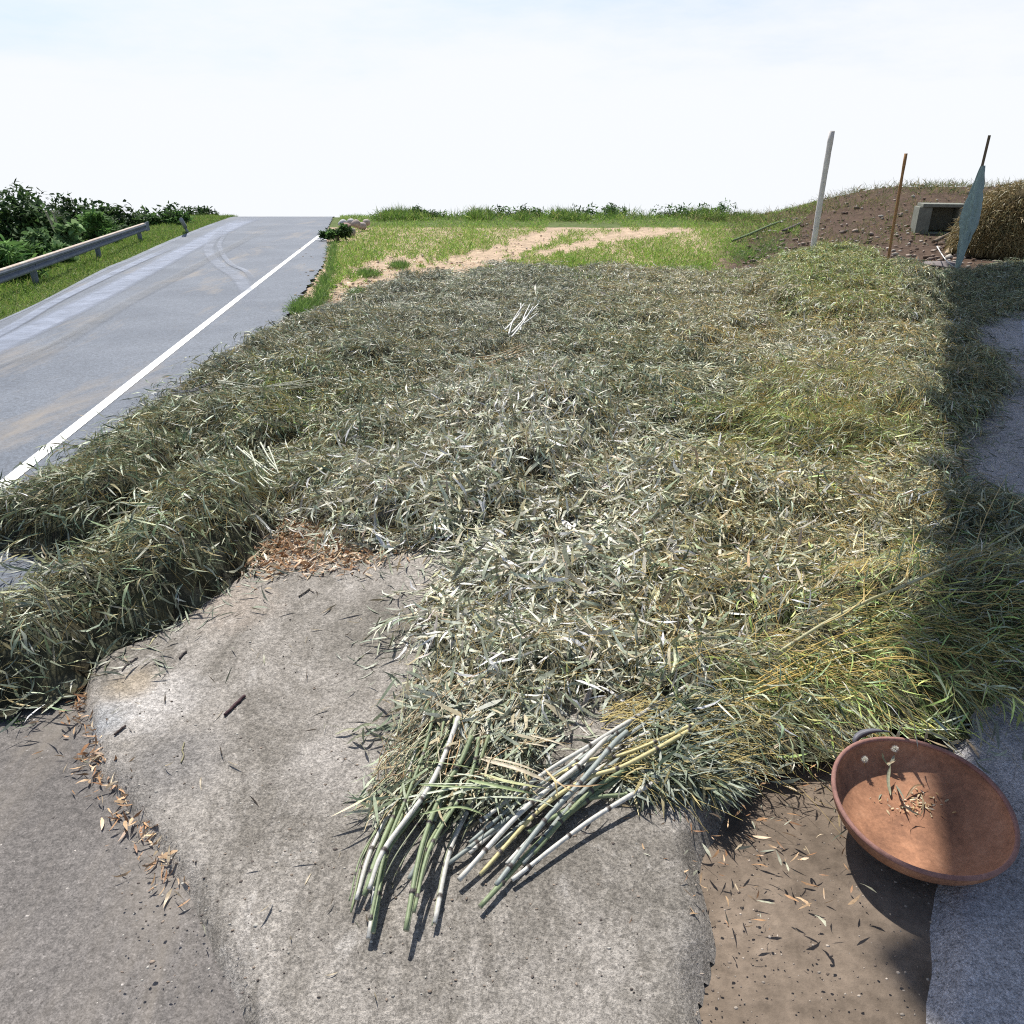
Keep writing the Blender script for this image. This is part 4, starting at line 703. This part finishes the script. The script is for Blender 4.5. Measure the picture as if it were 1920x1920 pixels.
def yard(n):
    u = rng.uniform(540, 1570, n); v = 385 + 230 * rng.random(n) ** 1.25; keep = inpoly(u, v, TOP) & (v < 560); u, v = u[keep], v[keep]
    bare = np.zeros(len(u))
    for a, b, c_, d, s in SANDS:
        e = ((u - a) / c_) ** 2 + ((v - b - s * (u - a)) / d) ** 2; bare = np.maximum(bare, np.clip(1.45 - e - .55 * np.sin(u * .075 + v * .21) * np.sin(v * .43 - u * .031) - .35 * np.sin(u * .21 + 3 * np.sin(v * .12)), 0, 1))
    clump = .5 + .5 * np.sin(u * .09 + 2 * np.sin(v * .17)) * np.sin(v * .31 + u * .02)
    keep = rng.random(len(u)) < np.where(bare > .3, .05 * clump ** 4 * 4, .45 + .55 * clump); u, v, bare = u[keep], v[keep], bare[keep]
    P = np.array([tuple(G(a, b)) for a, b in zip(u, v)]); return P[:, 0], P[:, 1], np.where(bare > .3, .7, .75 + .6 * np.sin(P[:, 0] * 1.3) ** 2)
grassy('yard_grass', 'patchy sunlit grass on the sandy ground beyond the drying bamboo', yard, 230000, (.06, .15), (.008, .018), [((.22, .38, .06), 5), ((.30, .45, .09), 3), ((.38, .42, .14), 2.5), ((.46, .40, .19), 1.2), ((.15, .27, .05), 2)])
def edge(n):
    c = [(575, 575, 22, 10), (560, 585, 15, 8), (620, 500, 6, 22), (602, 555, 12, 14), (625, 470, 6, 15), (610, 530, 8, 12), (690, 515, 18, 4), (670, 555, 10, 6), (750, 500, 14, 4), (1440, 460, 30, 16), (1400, 480, 30, 14)]; i = rng.integers(0, len(c), n); c = np.array(c)
    u = rng.normal(c[i, 0], c[i, 2] * .6); v = rng.normal(c[i, 1], c[i, 3] * .6); P = np.array([tuple(G(a, b)) for a, b in zip(u, v)]); return P[:, 0], P[:, 1], np.ones(n) * 1.4
grassy('grass_tufts', 'taller dark green grass tufts along the asphalt edge and soil bank', edge, 7000, (.06, .15), (.006, .012), [((.12, .22, .05), 3), ((.2, .3, .08), 2)])
grassy('weed_tuft', 'tiny green weed at the foot of the nearest left bundle', lambda n: (lambda P: (P[:, 0], P[:, 1], np.ones(n)))(np.array([tuple(G(a, b)) for a, b in zip(rng.normal(28, 9, n), rng.normal(1356, 4, n))])), 160, (.02, .045), (.002, .004), [((.12, .26, .05), 1)], 'weed')
# ------------------------------------------------------------------ bushes and trees
def foliage(cen, rad, n, Lr, wr, cols, clumps, droop=.5):
    cc = rng.standard_normal((clumps, 3)); cc /= np.linalg.norm(cc, axis=1)[:, None]; cc = np.array(cen) + cc * np.array(rad) * rng.uniform(.35, .95, (clumps, 1))
    i = rng.integers(0, clumps, n); off = rng.standard_normal((n, 3)); off /= np.linalg.norm(off, axis=1)[:, None]; P = cc[i] + off * (np.mean(rad) * .30 * rng.random((n, 1)) ** .4)
    cs = np.array([c for c, _ in cols]); ws = np.array([w_ for _, w_ in cols], float); tone = 1 + .2 * rng.standard_normal((clumps, 1)); c = cs[rng.choice(len(cs), n, p=ws / ws.sum())] * tone[i] * (1 + .15 * rng.standard_normal((n, 1)))
    Ln = rng.uniform(*Lr, n); return leaves(P, rng.random(n) * 6.283, rng.normal(.2, .5, n), rng.normal(0, .6, n), Ln, Ln * rng.uniform(*wr, n), rng.normal(droop, .5, n), rng.normal(0, .3, n), np.clip(c, .01, .6)), cc
def bush(name, label, cat, base, rad, n, Lr, wr, cols, clumps=14, group=None, lift=.8, stems=5):
    e = empty(name, base, label, cat, group); cen = (base[0], base[1], base[2] + rad[2] * lift); (V, T, C), cc = foliage(cen, rad, n, Lr, wr, cols, clumps); V[:, 2] = np.maximum(V[:, 2], base[2] - .3); mesh_np('foliage', V, T, M_TREE, C, e)
    vs, ts, k = [], [], 0
    for j in range(stems):
        q = cc[j % clumps]; mid = (np.array(base) * .5 + q * .5) + rng.normal(0, .05, 3); V2, T2 = tube(spline([np.array(base) + rng.normal(0, .03, 3) * [1, 1, 0] - [0, 0, .1], mid, q], 8), np.linspace(.02, .008, 8) * (1 + rad[2]), 6); vs.append(V2); ts.append(T2 + k); k += len(V2)
    mesh_np('stems', np.vstack(vs), np.vstack(ts), M_WOOD, np.tile([.16, .12, .08], (k, 1)), e); return e
BG_ = [((.10, .20, .05), 3), ((.15, .27, .07), 2), ((.07, .14, .04), 2)]
DG = [((.045, .085, .03), 3), ((.07, .12, .04), 2), ((.03, .06, .022), 2)]
GRP = 'shrubs behind the crash barrier'
def tz(x, y): return float(terrain(np.array([x]), np.array([y]))[0])
for u, v, dep, rad, n, Lr, wr, cols, lab in [
  (20, 490, 14.0, (.55, .5, .5), 900, (.16, .34), (.12, .2), BG_, 'spiky light green plant behind the barrier at the left frame edge'),
  (-60, 520, 13.0, (.6, .5, .5), 700, (.12, .25), (.2, .4), BG_, 'low green plant behind the near stretch of the barrier'),
  (60, 485, 15.5, (.5, .4, .35), 700, (.10, .2), (.3, .5), BG_, 'dim round leaved plant just right of the spiky one'),
  (100, 460, 16.5, (.5, .4, .5), 900, (.12, .22), (.5, .75), [((.16, .27, .10), 3), ((.22, .34, .14), 2), ((.10, .18, .06), 1)], 'broad leaved pale green shrub showing over the barrier'),
  (137, 442, 18.0, (.35, .3, .45), 500, (.14, .24), (.5, .75), [((.18, .30, .12), 3), ((.25, .36, .16), 2)], 'small round topped shrub beside the leaning bamboo poles'),
  (195, 425, 20.5, (.8, .5, .5), 1100, (.16, .3), (.12, .25), BG_, 'feathery mid green shrub over the far part of the barrier'),
  (320, 432, 26.0, (.9, .6, .5), 1400, (.16, .28), (.2, .35), DG + BG_, 'dark leafy shrub beyond the end of the barrier'),
  (375, 415, 31.0, (.8, .5, .35), 800, (.14, .24), (.2, .35), DG, 'low dark shrub where the road bends away')]:
    x = (u - CX) / F * dep; y = (dep - st * H0) / ct; z0 = (PX(x, y)[1]); zt = H0 - ((v - 960) / F * dep + y * st) / ct
    b = (x, y, tz(x, y)); rad = (rad[0], rad[1], max(.25, (zt - b[2]) * .5 + rad[2] * .5)); bush('shrub', lab, 'shrub', b, rad, n, Lr, wr, cols, 16, GRP, lift=max(.3, (zt - b[2]) / rad[2] * .6))
for k, (u, dep, top, rw, lab) in enumerate([(-120, 24, 390, 2.2, 'dark dense tree on the slope at the far left'), (20, 26, 372, 2.0, 'dark green tree on the slope behind the spiky plant'), (110, 30, 385, 1.9, 'dark tree behind the leaning bamboo poles'), (200, 33, 380, 2.0, 'bluish dark tree on the slope above the barrier middle'), (285, 38, 388, 2.0, 'dark tree on the slope above the barrier end'), (60, 38, 366, 2.6, 'tallest dark tree farthest down the slope'), (345, 44, 394, 1.8, 'small dark tree beside the bend of the road')]):
    x = (u - CX) / F * dep; y = (dep - st * H0) / ct; zt = H0 - ((top - 960) / F * dep + y * st) / ct; zb = tz(x, y) - .3; hh = zt - zb
    e = empty('slope_tree', (x, y, zb), lab, 'tree', 'dark trees on the slope behind the barrier'); rad = (rw, rw * .8, max(1.2, hh * .5)); (V, T, C), cc = foliage((x, y, zt - rad[2] * .9), rad, 5200, (.14, .34), (.3, .5), DG + [((.10, .17, .05), 1)], 46); mesh_np('crown', V, T, M_TREE, C, e)
    V, T = tube(spline([(x, y, zb - .5), (x + .1, y, zb + hh * .3), (x - .1, y, zb + hh * .8)], 10), np.linspace(.16, .05, 10), 8); mesh_np('trunk', V, T, M_WOOD, np.tile([.12, .10, .08], (len(V), 1)), e)
for lab, a, b, r in [('pale leaning bamboo pole in front of the dark trees', (118, 466), (100, 405), .035), ('second dark leaning pole right beside the pale one', (125, 463), (112, 405), .025)]:
    dep = 20; q = []
    for (u, v) in (a, b): x = (u - CX) / F * dep; y = (dep - st * H0) / ct + (0 if v > 430 else .0); z = H0 - ((v - 960) / F * dep + y * st) / ct; q.append((x, y, z))
    q0 = np.array(q[0]); q1 = np.array(q[1]); q0 = q0 - (q1 - q0) * 1.2; tag(culm('leaning_pole', [q0, (q0 + q1) / 2, q1], r, (.30, .28, .18), None, nodes=.4, n=20), lab, 'pole')
for k, (x, y, rx_, hz, lab) in enumerate([(-3.4, 31.5, .9, .2, 'low weedy shrub on the crest just right of the road bend'), (.2, 32.5, 1.9, .18, 'low ragged shrub on the crest above the middle of the yard'), (3.6, 33, 1.5, .24, 'uneven shrub on the crest left of the fallen poles'), (7.2, 32, 2.0, .34, 'wide shrub on the crest behind the white post')]):
    bush('crest_shrub', lab, 'shrub', (x, y, tz(x, y) - .05), (rx_, .6, hz), 1500, (.08, .2), (.15, .4), BG_ + DG, 22, 'low shrubs along the crest', lift=.6)
def bank(n): x = rng.uniform(6, 22, n); y = rng.uniform(21, 33, n); k = rng.random(n) < .35 + .65 * (np.sin(x * 1.7 + 2 * np.sin(y * 1.1)) > .2); return x[k], y[k], np.where(y[k] > 28, 2.2, 1.)
grassy('bank_weeds', 'dry and green weeds growing on the dark soil bank behind the posts', bank, 16000, (.06, .2), (.008, .02), [((.30, .24, .12), 3), ((.16, .20, .06), 2), ((.10, .15, .04), 2)])
def crest(n): x = rng.uniform(-5, 9, n); y = rng.uniform(29.5, 32.5, n); k = rng.random(n) < (.15 + .85 * (np.sin(x * 2.3 + 3 * np.sin(x * .7)) > .1)); return x[k], y[k], .6 + .9 * np.abs(np.sin(x[k] * 1.1)) + .3 * rng.random(k.sum())
grassy('crest_weeds', 'taller ragged weeds along the crest beyond the yard', crest, 16000, (.12, .36), (.01, .03), GC + [((.09, .16, .04), 4)])
# bush and stones at the far road edge
bb = G(632, 452); bush('shrub', 'dark green bush at the far end of the white road line', 'shrub', (bb.x, bb.y, 0), (.42, .3, .22), 1500, (.06, .13), (.35, .6), BG_ + DG, 14)
for i, (u, v, r, c, lab) in enumerate([(649, 428, .16, (.30, .20, .17), 'reddish round boulder next to the road edge bush'), (659, 424, .13, (.42, .40, .38), 'light grey boulder on top of the stone row'), (658, 437, .15, (.30, .27, .22), 'brown boulder low in the stone row'), (669, 428, .14, (.36, .30, .26), 'fawn boulder in the middle of the stone row'), (679, 425, .15, (.38, .32, .28), 'tan boulder near the grass end of the stone row'), (688, 424, .12, (.40, .35, .30), 'small pale boulder at the grass end of the stone row'), (643, 420, .15, (.45, .45, .44), 'whitish boulder behind the road edge bush')]):
    g = G(u, v + 6, 0); bm = bmesh.new(); bmesh.ops.create_icosphere(bm, subdivisions=3, radius=r)
    s = Vector((random.random() * 9, random.random() * 9, 0))
    from mathutils import noise as mn
    for q in bm.verts: q.co *= 1 + .25 * mn.noise(q.co * 6 + s); q.co.z *= .85
    bmesh.ops.translate(bm, vec=(g.x, g.y, r * .75 + (0.12 if v < 430 and i % 2 else 0)), verts=bm.verts); o = from_bm('boulder', bm, flat('boulder_stone', c, .85, .25, 9), None, True); tag(o, lab, 'boulder', 'row of boulders by the road')
# ------------------------------------------------------------------ posts, block, hay at the top right
def pole(name, lab, cat, pts, r, col, m=M_WOOD, sides=12, taper=1.0):
    Pp = spline(pts, 16); V, T = tube(Pp, r * np.linspace(1, taper, 16) * (1 + .05 * rng.standard_normal(16)), sides); return tag(mesh_np(name, V, T, m, np.tile(col, (len(V), 1)), smooth=True), lab, cat)
g = G(1519, 500); pole('white_post', 'whitewashed peeled wooden post rising from the heap of bamboo', 'post', [(g.x, g.y, -.1), (g.x + .0, g.y + .0, 1.1), (g.x + .02, g.y, 2.5)], .055, (.72, .68, .66), flat('whitewash', (.66, .63, .61), .8, .14, 9))
g = G(1661, 515); pole('bamboo_stake', 'thin brown bamboo stake standing right of the white post', 'stake', [(g.x, g.y, 0), (g.x - .03, g.y, .8), (g.x - .05, g.y + .02, 2.1)], .026, (.34, .19, .09), taper=1)
g = G(1669, 522); bm = bmesh.new(); bmesh.ops.create_cone(bm, cap_ends=True, segments=28, radius1=.36, radius2=.33, depth=.10); bmesh.ops.bevel(bm, geom=[e for e in bm.edges if e.calc_face_angle(0) > .5], offset=.02, segments=2, affect='EDGES')
bmesh.ops.translate(bm, vec=(g.x, g.y, .04), verts=bm.verts); tag(from_bm('stone_footing', bm, flat('grey_stone', (.22, .22, .235), .8, .2, 12)), 'flat round grey stone footing under the bamboo stake', 'stone')
g = G(1765, 500); bm = bmesh.new(); bmesh.ops.create_icosphere(bm, subdivisions=4, radius=.36)
for q in bm.verts: q.co *= 1 + .2 * mn.noise(q.co * 4); q.co.z *= .22
bmesh.ops.translate(bm, vec=(g.x, g.y, .03), verts=bm.verts); tag(from_bm('flat_stone', bm, flat('brown_stone', (.19, .165, .16), .85, .25, 10), None, True), 'flat brown grey stone on the soil left of the cloth wrapped post', 'stone')
# cloth wrapped post
g = G(1793, 512); cw = empty('wrapped_post', (g.x, g.y, 0), 'post wrapped in hanging grey green cloth between the soil and the straw', 'post')
n = 30; Z = np.linspace(.05, 1.9, n); V = []; a = np.linspace(0, 2 * np.pi, 28, endpoint=False)
for i, z in enumerate(Z):
    r = np.interp(z, [0, .3, .6, .9, 1.2, 1.6, 1.9], [.03, .055, .085, .14, .135, .08, .035]); V.append(np.stack([g.x + .02 * z + r * (1 + .32 * np.sin(5 * a + z * 4 + np.sin(z * 9)) + .14 * np.sin(11 * a - z * 7)) * np.cos(a), g.y + .7 * r * (1 + .2 * np.sin(6 * a + 1)) * np.sin(a), z + 0 * a], -1))
V = np.vstack(V); i = np.arange(n * 28).reshape(n, 28); T = np.stack([i[:-1], np.roll(i, -1, 1)[:-1], np.roll(i, -1, 1)[1:], i[1:]], -1).reshape(-1, 4); mesh_np('cloth', V, T, flat('grey_green_cloth', (.30, .40, .40), .85, .2, 14), None, cw, True)
V, T = tube([(g.x, g.y, -.05), (g.x + .01, g.y, .6), (g.x + .03, g.y, 2.4)], .024, 10); mesh_np('pole', V, T, M_WOOD, np.tile([.2, .15, .1], (len(V), 1)), cw, True)
pole('white_switch', 'thin curved white switch leaning against the wrapped post', 'stick', [G(1757, 462, .38), G(1768, 480, .30), G(1780, 494, .22), G(1792, 502, .12)], .011, (.75, .74, .70), sides=7)
pole('leaning_log', 'short pale log leaning behind the wrapped post', 'log', [G(1775, 478, .0), G(1783, 460, .12), G(1792, 440, .30)], .055, (.42, .33, .22), sides=10)
pole('root_branch', 'crooked brown branch lying below the concrete block', 'branch', [G(1750, 453, .06), G(1765, 446, .1), G(1785, 437, .22)], .045, (.18, .14, .10), sides=8)
g = G(1742, 446); cbx = empty('concrete_box', (g.x, g.y, 0), 'grey green concrete box with a dark opening set in the soil bank behind the posts', 'concrete box'); mb_ = flat('box_concrete', (.20, .205, .17), .9, .25, 10); g0 = Vector((g.x - .1, g.y + .35, 0)); g0.z = tz(g0.x, g0.y) - .05
for nm, c, d_ in [('side_wall', (0, .25, .36), (.34, .7, .72)), ('side_wall', (.95, .25, .36), (.16, .7, .72)), ('lid', (.47, .25, .765), (1.13, .76, .085)), ('back_wall', (.52, .56, .36), (.70, .08, .71)), ('floor_slab', (.52, .2, .03), (.70, .6, .06))]:
    bm = box_bm(Vector(c), d_, 0, .012); bmesh.ops.transform(bm, matrix=Matrix.Translation(g0) @ Matrix.Rotation(R(-14), 4, 'Z'), verts=bm.verts); from_bm(nm, bm, mb_, cbx)
# straw stack
c0 = G(1900, 487); ss = empty('straw_stack', (c0.x, c0.y, 0), 'shaggy brown stack of dry straw standing at the top right', 'straw stack'); bm = bmesh.new(); bmesh.ops.create_icosphere(bm, subdivisions=4, radius=1)
for q in bm.verts:
    q.co = Vector((q.co.x * 1.5, q.co.y * .9, q.co.z * 1.35)) * (1 + .12 * mn.noise(q.co * 3)); q.co.z = max(q.co.z + .15, -.02)
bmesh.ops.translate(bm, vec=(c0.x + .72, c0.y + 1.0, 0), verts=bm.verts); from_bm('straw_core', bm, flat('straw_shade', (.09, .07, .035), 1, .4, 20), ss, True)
N = 22000; d = rng.standard_normal((N, 3)); d[:, 2] = np.abs(d[:, 2]); d[:, 1] = -np.abs(d[:, 1]) * np.sign(rng.random(N) - .25); d /= np.linalg.norm(d, axis=1)[:, None]; P = np.array([c0.x + .72, c0.y + 1.0, .15]) + d * np.array([1.5, .9, 1.35]) * rng.uniform(.95, 1.1, (N, 1)); P[:, 2] = np.maximum(P[:, 2], .02)
cs = np.array([(.40, .29, .13), (.28, .21, .09), (.46, .38, .20), (.25, .24, .12)]); Ln = rng.uniform(.08, .28, N); V, T, C = leaves(P, np.arctan2(d[:, 1], d[:, 0]) + rng.normal(0, .9, N), rng.normal(-.5, .6, N), rng.random(N) * 3, Ln, rng.uniform(.006, .016, N), rng.normal(.5, .6, N), rng.normal(0, .8, N), np.clip(cs[rng.choice(4, N)] * (1 + .2 * rng.standard_normal((N, 1))), .03, .6)); V[:, 2] = np.maximum(V[:, 2], 0); tag(mesh_np('straw', V, T, M_LEAF, C, ss), kind='stuff')
pole('fallen_pole', 'dark green bamboo pole lying in the grass near the top of the yard', 'pole', [G(1372, 452, .05), G(1410, 437, .07), G(1450, 420, .08), G(1500, 403, .05)], .032, (.14, .19, .09))
pole('fallen_pole', 'dark bare pole lying on the edge of the soil left of the white post', 'pole', [G(1468, 433, .05), G(1485, 426, .06), G(1515, 412, .05)], .045, (.12, .10, .09))
pole('fallen_pole', 'light brown stick lying in the grass just behind the drying bamboo', 'pole', [G(1085, 520, .06), G(1120, 513, .06), G(1165, 508, .06), G(1215, 503, .05)], .018, (.52, .38, .20))
# rubble on the soil
def rubble(name, label, u0, u1, v0, v1, n, r0, r1, cols):
    vs, ts, cl, k = [], [], [], 0
    for _ in range(n):
        g = G(random.uniform(u0, u1), random.uniform(v0, v1)); bm = bmesh.new(); r = random.uniform(r0, r1) * random.uniform(.5, 1); bmesh.ops.create_icosphere(bm, subdivisions=1, radius=r)
        sc = np.array([random.uniform(.6, 1.5), random.uniform(.6, 1.3), random.uniform(.35, .8)]); V = np.array([tuple(q.co) for q in bm.verts]) * sc * (1 + .18 * rng.standard_normal((len(bm.verts), 1))); T = np.array([[q.index for q in f.verts] for f in bm.faces]); bm.free()
        V += [g.x, g.y, r * .2 + tz(g.x, g.y)]; vs.append(V); ts.append(T + k); k += len(V); cl.append(np.tile(np.array(random.choice(cols)) * random.uniform(.7, 1.2), (len(V), 1)))
    return tag(mesh_np(name, np.vstack(vs), np.vstack(ts), M_STONE, np.vstack(cl)), label, 'rubble', kind='stuff')
rubble('soil_rubble', 'pebbles and clods scattered over the dark soil by the posts', 1390, 1900, 398, 545, 1300, .02, .09, [(.30, .24, .2), (.16, .11, .08), (.42, .38, .33), (.2, .15, .12)])
rubble('sand_pebbles', 'pebbles and clods on the sandy strip below the grass', 600, 1050, 440, 575, 420, .012, .045, [(.5, .38, .28), (.36, .27, .2), (.55, .47, .4)])
rubble('edge_pebbles', 'pebbles lying along the far asphalt edges', 550, 632, 465, 590, 90, .015, .05, [(.42, .34, .28), (.3, .25, .2)])
rubble('slab_edge_stones', 'grey stones where the nearest left bundle meets the old asphalt', 105, 155, 1285, 1310, 7, .012, .028, [(.36, .37, .38), (.3, .29, .28)])
rubble('floor_grit', 'fine grit and crumbs on the brown ground beside the pan', 1300, 1830, 1430, 1910, 420, .0015, .006, [(.30, .26, .22), (.14, .11, .09), (.42, .36, .3), (.2, .16, .13)])
rubble('apron_grit', 'loose gravel crumbs over the old asphalt at the lower left', -20, 330, 1330, 1910, 700, .0025, .008, [(.30, .28, .26), (.1, .09, .085), (.42, .39, .36)])
rubble('slab_grit', 'small crumbs and grit lying on the bare slab', 230, 1200, 1150, 1900, 900, .0018, .006, [(.12, .10, .09), (.40, .38, .34), (.25, .2, .16)]).location.z = .05
# ------------------------------------------------------------------ the shed roof that shades the right side (stands right of the frame)
hs = empty('shed', (6.0, 6.0, 0), 'open shed with a tall tin roof shading the right side of the yard', 'shed'); HR = 5.2; dd = HR / math.tan(ELEV); ox, oy = dd * math.sin(AZ), dd * math.cos(AZ)
e0 = Vector((1.52 - .518 * 2.6 + ox, 2.13 - 2.6 + oy, HR)); e1 = Vector((6.0 + .518 * 5.6 + ox, 10.75 + 5.6 + oy, HR)); ed = (e1 - e0).normalized(); side = Vector((ed.y, -ed.x, 0)); bm = bmesh.new(); nn = 80; lay = []
for zz in (0, -.04):
    row = []
    for i in range(nn + 1):
        p = e0.lerp(e1, i / nn) - side * (.10 * math.sin(i * 2.3) + .07 * math.sin(i * 5.1)); row.append([bm.verts.new(p + Vector((0, 0, zz + (.015 if i % 2 else -.015)))), bm.verts.new(p + side * 6.0 + Vector((0, 0, zz + 1.2 + (.015 if i % 2 else -.015))))])
    lay.append(row)
for i in range(nn):
    for r_ in lay: bm.faces.new((r_[i][0], r_[i + 1][0], r_[i + 1][1], r_[i][1]))
    for s_ in (0, 1): bm.faces.new((lay[0][i][s_], lay[0][i + 1][s_], lay[1][i + 1][s_], lay[1][i][s_]))
for i in (0, nn): bm.faces.new((lay[0][i][0], lay[0][i][1], lay[1][i][1], lay[1][i][0]))
bmesh.ops.recalc_face_normals(bm, faces=bm.faces); from_bm('roof', bm, flat('tin_roof', (.25, .26, .27), .6, .15, 3), hs)
for t in (.12, .35, .55):
    for sd_ in (4.6,):
        p = e0.lerp(e1, t) + side * sd_; V, T = tube([(p.x, p.y, 0), (p.x, p.y, 2.5), (p.x, p.y, HR + 1.2 * sd_ / 6.0 - .03)], .09, 10); mesh_np('post', V, T, M_WOOD, np.tile([.25, .2, .15], (len(V), 1)), hs, True)
